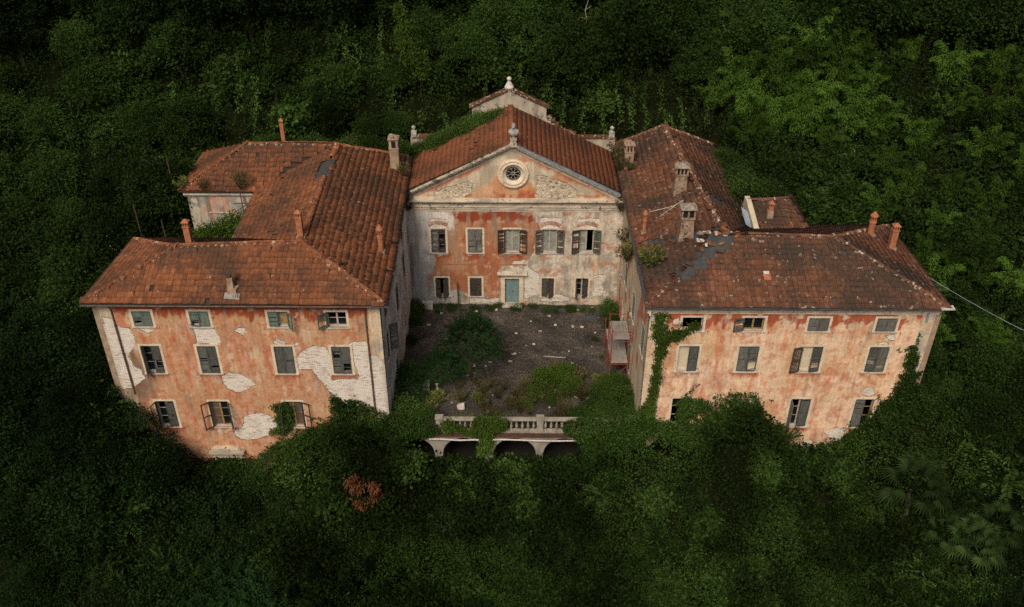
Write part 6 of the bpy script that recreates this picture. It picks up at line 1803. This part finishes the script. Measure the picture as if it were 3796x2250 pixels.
# dead brown tree
DTZ = 1.1
DT = empty('dead_tree', (-8.6, -4.3, -3), 'dead rusty brown tree standing in the creeper before the terrace', 'tree')
mb = MB(); rd = random.Random(3); tips = []
mb.tube([(-8.6, -4.3, -5), (-8.55, -4.3, -2.1), (-8.5, -4.2, -.3)], .07, 6, .03)
for i in range(16):
    a = rd.random() * 6.28; z = rd.uniform(-3.2, -1.5) + DTZ; L0 = rd.uniform(.5, 1.1); tp = Vector((-8.55 + math.cos(a) * L0, -4.3 + math.sin(a) * L0 * .7, z + rd.uniform(.3, .9)))
    mb.tube([(-8.55, -4.3, z), tp], .025, 4, .008); tips.append(tp)
mb.build('trunk', M['bark'], DT)
P = np.concatenate([np.array(t_)[None] + rng.randn(110, 3) * np.array([.13, .13, .17]) - np.array([0, 0, .1]) for t_ in tips]); obj('crown', leaf_mesh('crown', P, rng.randn(len(P), 3) * .5 + np.array([0, 0, -.9]), .24, M['leaf_dead'], .35), DT)
# courtyard plants
plant('feather', -2.7, 5.5, -.1, .86, 'large dark feathery acacia growing in the middle of the courtyard', None, 1.35)
plant('feather', -4.6, 5.2, -.2, .62, 'smaller dark acacia bush beside the rusty iron rail in the courtyard')
plant('feather', -6.7, 3.2, -.3, .62, 'dark feathery shrub at the courtyard foot of the white-patched wall')
for x, y, s in [(2.3, 4.5, .95), (3.5, 5.3, .8), (1.5, 3.3, .6), (3.9, 4.0, .8), (2.8, 2.9, .55), (.9, 2.4, .45)]:
    plant('bramble', x, y, -.1, s, 'yellow-green bramble bush in the courtyard before the scaffold', 'brambles before the scaffold')
for x, y, s in [(1.0, 4.2, 1.2), (2.9, 6.0, 1.1), (4.4, 5.0, 1.3), (1.9, 5.4, 1.0), (4.6, 3.2, 1.1), (.3, 3.4, 1.0), (3.3, 2.0, 1.1)]:
    plant('weed', x, y, -.08, s, 'tall dry weed standing among the courtyard brambles', 'dry weeds among the brambles')
for x, y, s in [(5.7, 3.4, .7), (6.9, 2.4, .95), (5.2, 1.8, .7), (7.1, 4.0, .75), (4.4, 1.2, .7), (6.1, 1.5, .8)]:
    plant('shrub', x, y, -.15, s, 'green shrub in the courtyard at the foot of the cream wall', 'shrubs below the cream wall')
for x, y, s in [(-7.1, 13.0, .7), (-7.0, 11.6, .5), (-7.1, 9.3, .45), (7.3, 12.8, .8), (7.3, 11.3, .6)]:
    plant('shrub', x, y, -.2, s, 'dark green shrub in a back corner of the courtyard', 'shrubs in the courtyard back corners')
for x, y, s in [(-6.8, 1.2, 1.0), (-5.6, 1.0, .7), (-6.9, 5.2, .8)]:
    plant('shrub', x, y, -.15, s, 'green shrub on the terrace beside the loose balusters', 'shrubs by the loose balusters')
for i in range(30):
    x = pr_.uniform(-5.5, 6.5); plant('low', x, pr_.uniform(13.2, 13.95), -.12, pr_.uniform(.2, .42), 'low green weed along the foot of the central facade', 'weeds along the central facade')
for i in range(34):
    plant('weed', pr_.uniform(-5.5, 5), pr_.uniform(.8, 4.5), -.05, pr_.uniform(.5, 1.0), 'dry brown weed on the gravel behind the balustrade', 'dry weeds behind the balustrade')
for i in range(18):
    plant('low', pr_.uniform(-6.8, 7), pr_.uniform(4, 13), -.15, pr_.uniform(.16, .34), 'low weed growing from the courtyard gravel', 'weeds on the courtyard gravel')
for i in range(22):
    plant('green_weed', pr_.uniform(-5.8, 6.5), pr_.uniform(.5, 3.4), -.08, pr_.uniform(.5, 1.0), 'scruffy green weed on the terrace behind the balustrade', 'green weeds behind the balustrade')
for i in range(16):
    plant('green_weed' if i % 2 else 'bramble', pr_.uniform(5.6, 7.6), pr_.uniform(1.0, 5.2), -.08, pr_.uniform(.4, .8), ('scruffy weed at the foot of the scaffold', 'small bramble at the foot of the scaffold')[(i + 1) % 2], ('weeds at the scaffold foot', 'brambles at the scaffold foot')[(i + 1) % 2])
mb = None
# weeds on roofs, cornices and walls
for x, y, z, s, k, lab in [(-22.4, 13.3, 9.95, 1.1, 'green_weed', 'pale flowering weed at the outer eave corner of the annexe'), (-20.9, 13.15, 9.9, .9, 'weed', 'dry weed tuft in the middle of the annexe eave'), (-18.4, 13.2, 10.0, 1.35, 'weed', 'big dry weed tuft on the annexe eave beside the roof valley'),
                           (-18.6, 11.2, 7.0, 1.3, 'bramble', 'leafy bush in the gap below the annexe wall'), (-20.0, 10.4, 6.6, 1.4, 'bramble', 'leafy bush behind the orange ridge below the annexe wall'),
                           (-7.5, 15.3, 10.0, 1.1, 'weed', 'dry weed tuft beside the tall chimney on the orange roof'), (-7.3, 13.6, 8.8, 1.0, 'weed', 'weed tuft hanging at the pediment corner beside the orange roof'), (-7.2, 14.0, 8.0, .8, 'weed', 'weed in the joint below the pediment cornice beside the orange roof'),
                           (7.5, 13.7, 8.2, 1.0, 'weed', 'dark weed tuft hanging below the pediment corner beside the brown roof'), (7.6, 16.5, 10.0, 1.4, 'weed', 'large weed tuft between red roof and small twin-slot chimney'), (7.5, 18.6, 10.0, 1.4, 'weed', 'weed tuft on the valley between red and brown roofs near the rear parapet'),
                           (7.55, 10.6, 7.4, 1.2, 'weed', 'dry weed growing out of the cream courtyard wall top'), (7.5, 8.6, 7.2, 1.3, 'green_weed', 'yellow-green bush growing out of the cream courtyard wall'), (7.6, 7.4, 8.6, 1.1, 'green_weed', 'yellow-green weed under the brown eave above the scaffold'),
                           (8.1, 3.4, 10.1, 1.6, 'green_weed', 'tall spindly yellow weed on the brown roof edge below the torn felt'), (8.3, 16.2, 10.1, .7, 'green_weed', 'small bright weed at the foot of the twin-slot chimney')]:
    plant(k, x, y, z, s, lab)
for i in range(16):
    t_ = i / 15; x = -7.0 + 6.0 * t_ + pr_.uniform(-.2, .2); plant('low', x, 14.05, 9.2 + (x + 7.3) * .51 - .02, pr_.uniform(.16, .3), 'moss and grass tuft along the sloping cornice of the pediment', 'tufts on the pediment cornice')
for i in range(20):
    t_ = i / 19; x = -1.0 - 6.4 * t_; plant('shrub', x, 20.3 - pr_.random() * .5, max(9.0, 12.2 - 3.0 * t_) - .6, pr_.uniform(.55, 1.0), 'leafy bush spilling over the rear parapet onto the red tiles', 'bushes over the rear parapet')
for i in range(10):
    x = -8.2 - 1.1 * i; plant('shrub', x, 18.9, 9.6 + .1 * (i % 3), pr_.uniform(.7, 1.1), 'leafy bush spilling over the back eave of the orange roof', 'bushes over the orange back eave')
for x, y, s in [(15.6, 15.0, 1.2), (15.9, 13.2, 1.4), (15.7, 17.2, 1.2), (17.2, 13.6, 1.2), (15.4, 18.9, 1.1)]:
    plant('shrub', x, y, 8.6, s, 'leafy bush crowding the outer eave of the brown roof beside the small outbuilding', 'bushes at the brown outer eave')
# hanging bright creeper on the hill, bleached dead branches, pale blossoms
HC = empty('hanging_creeper', (-7.4, 25, 10), 'bright green creeper curtain hanging down the hillside trees', 'creeper')
n = 5200; t_ = rng.rand(n); w = .25 + 1.1 * np.sin(np.clip(t_ * 1.2, 0, 1) * 3.0) * (1 - t_ * .3)
P = np.stack([-6.7 - 1.9 * t_ + rng.randn(n) * w * .42, 24.5 + 1.9 * t_ + rng.randn(n) * .25 - .4 * w, 13.9 + 4.6 * t_ + rng.randn(n) * .25], 1)
obj('foliage', leaf_mesh('foliage', P, rng.randn(n, 3) * .5 + np.array([0, -.5, -.7]), .22, M['leaf_bright'], .6), HC)
mb = MB(); mb.tube([(-8.6, 26.4, 18), (-7.8, 25.6, 16), (-7.1, 25, 14), (-7.0, 25, 10)], .05, 5); mb.build('stem', M['bark'], HC)
for k, (x, y, z) in enumerate([(3.8, 27.0, 15.2), (5.4, 27.6, 17.6)]):
    rd = random.Random(k); mb = MB(); p = [Vector((x, y - 1.2, z - .8)), Vector((x + .12, y - 1.3, z)), Vector((x - .05, y - 1.3, z + .7)), Vector((x + .2, y - 1.2, z + 1.5))]
    mb.tube(p, .05, 5, .015); mb.tube([p[1], p[1] + Vector((-.55, 0, .25)), p[1] + Vector((-.75, 0, -.2))], .028, 4, .01); mb.tube([p[2], p[2] + Vector((.45, 0, .35))], .02, 4, .008)
    single('dead_branch', mb, M['deadwood'], ('bleached forked dead branch on the hillside above the rear gable', 'thin bleached dead branch high in the trees behind the villa')[k], 'branch')
for k, (x, y, z, lab) in enumerate([(23.2, 25.6, 12.6, 'white blossoming creeper among the bamboo'), (-31, 13.5, 7.2, 'pale flowering creeper on the dark slope beyond the annexe'), (-26.2, 9.0, 6.2, 'white flowering creeper beyond the outer roof hip')]):
    root = empty('flowering_creeper', (x, y, z - 1), lab, 'creeper')
    P = np.array([x, y, z]) + rng.randn(70, 3) * np.array([.35, .3, .8]); obj('blossom', leaf_mesh('blossom', P, rng.randn(70, 3), .12, M['flower'], .8), root)
    P = np.array([x, y, z - .1]) + rng.randn(260, 3) * np.array([.5, .4, .9]); obj('foliage', leaf_mesh('foliage', P, rng.randn(260, 3), .2, M['leaf_hill'], .6), root)
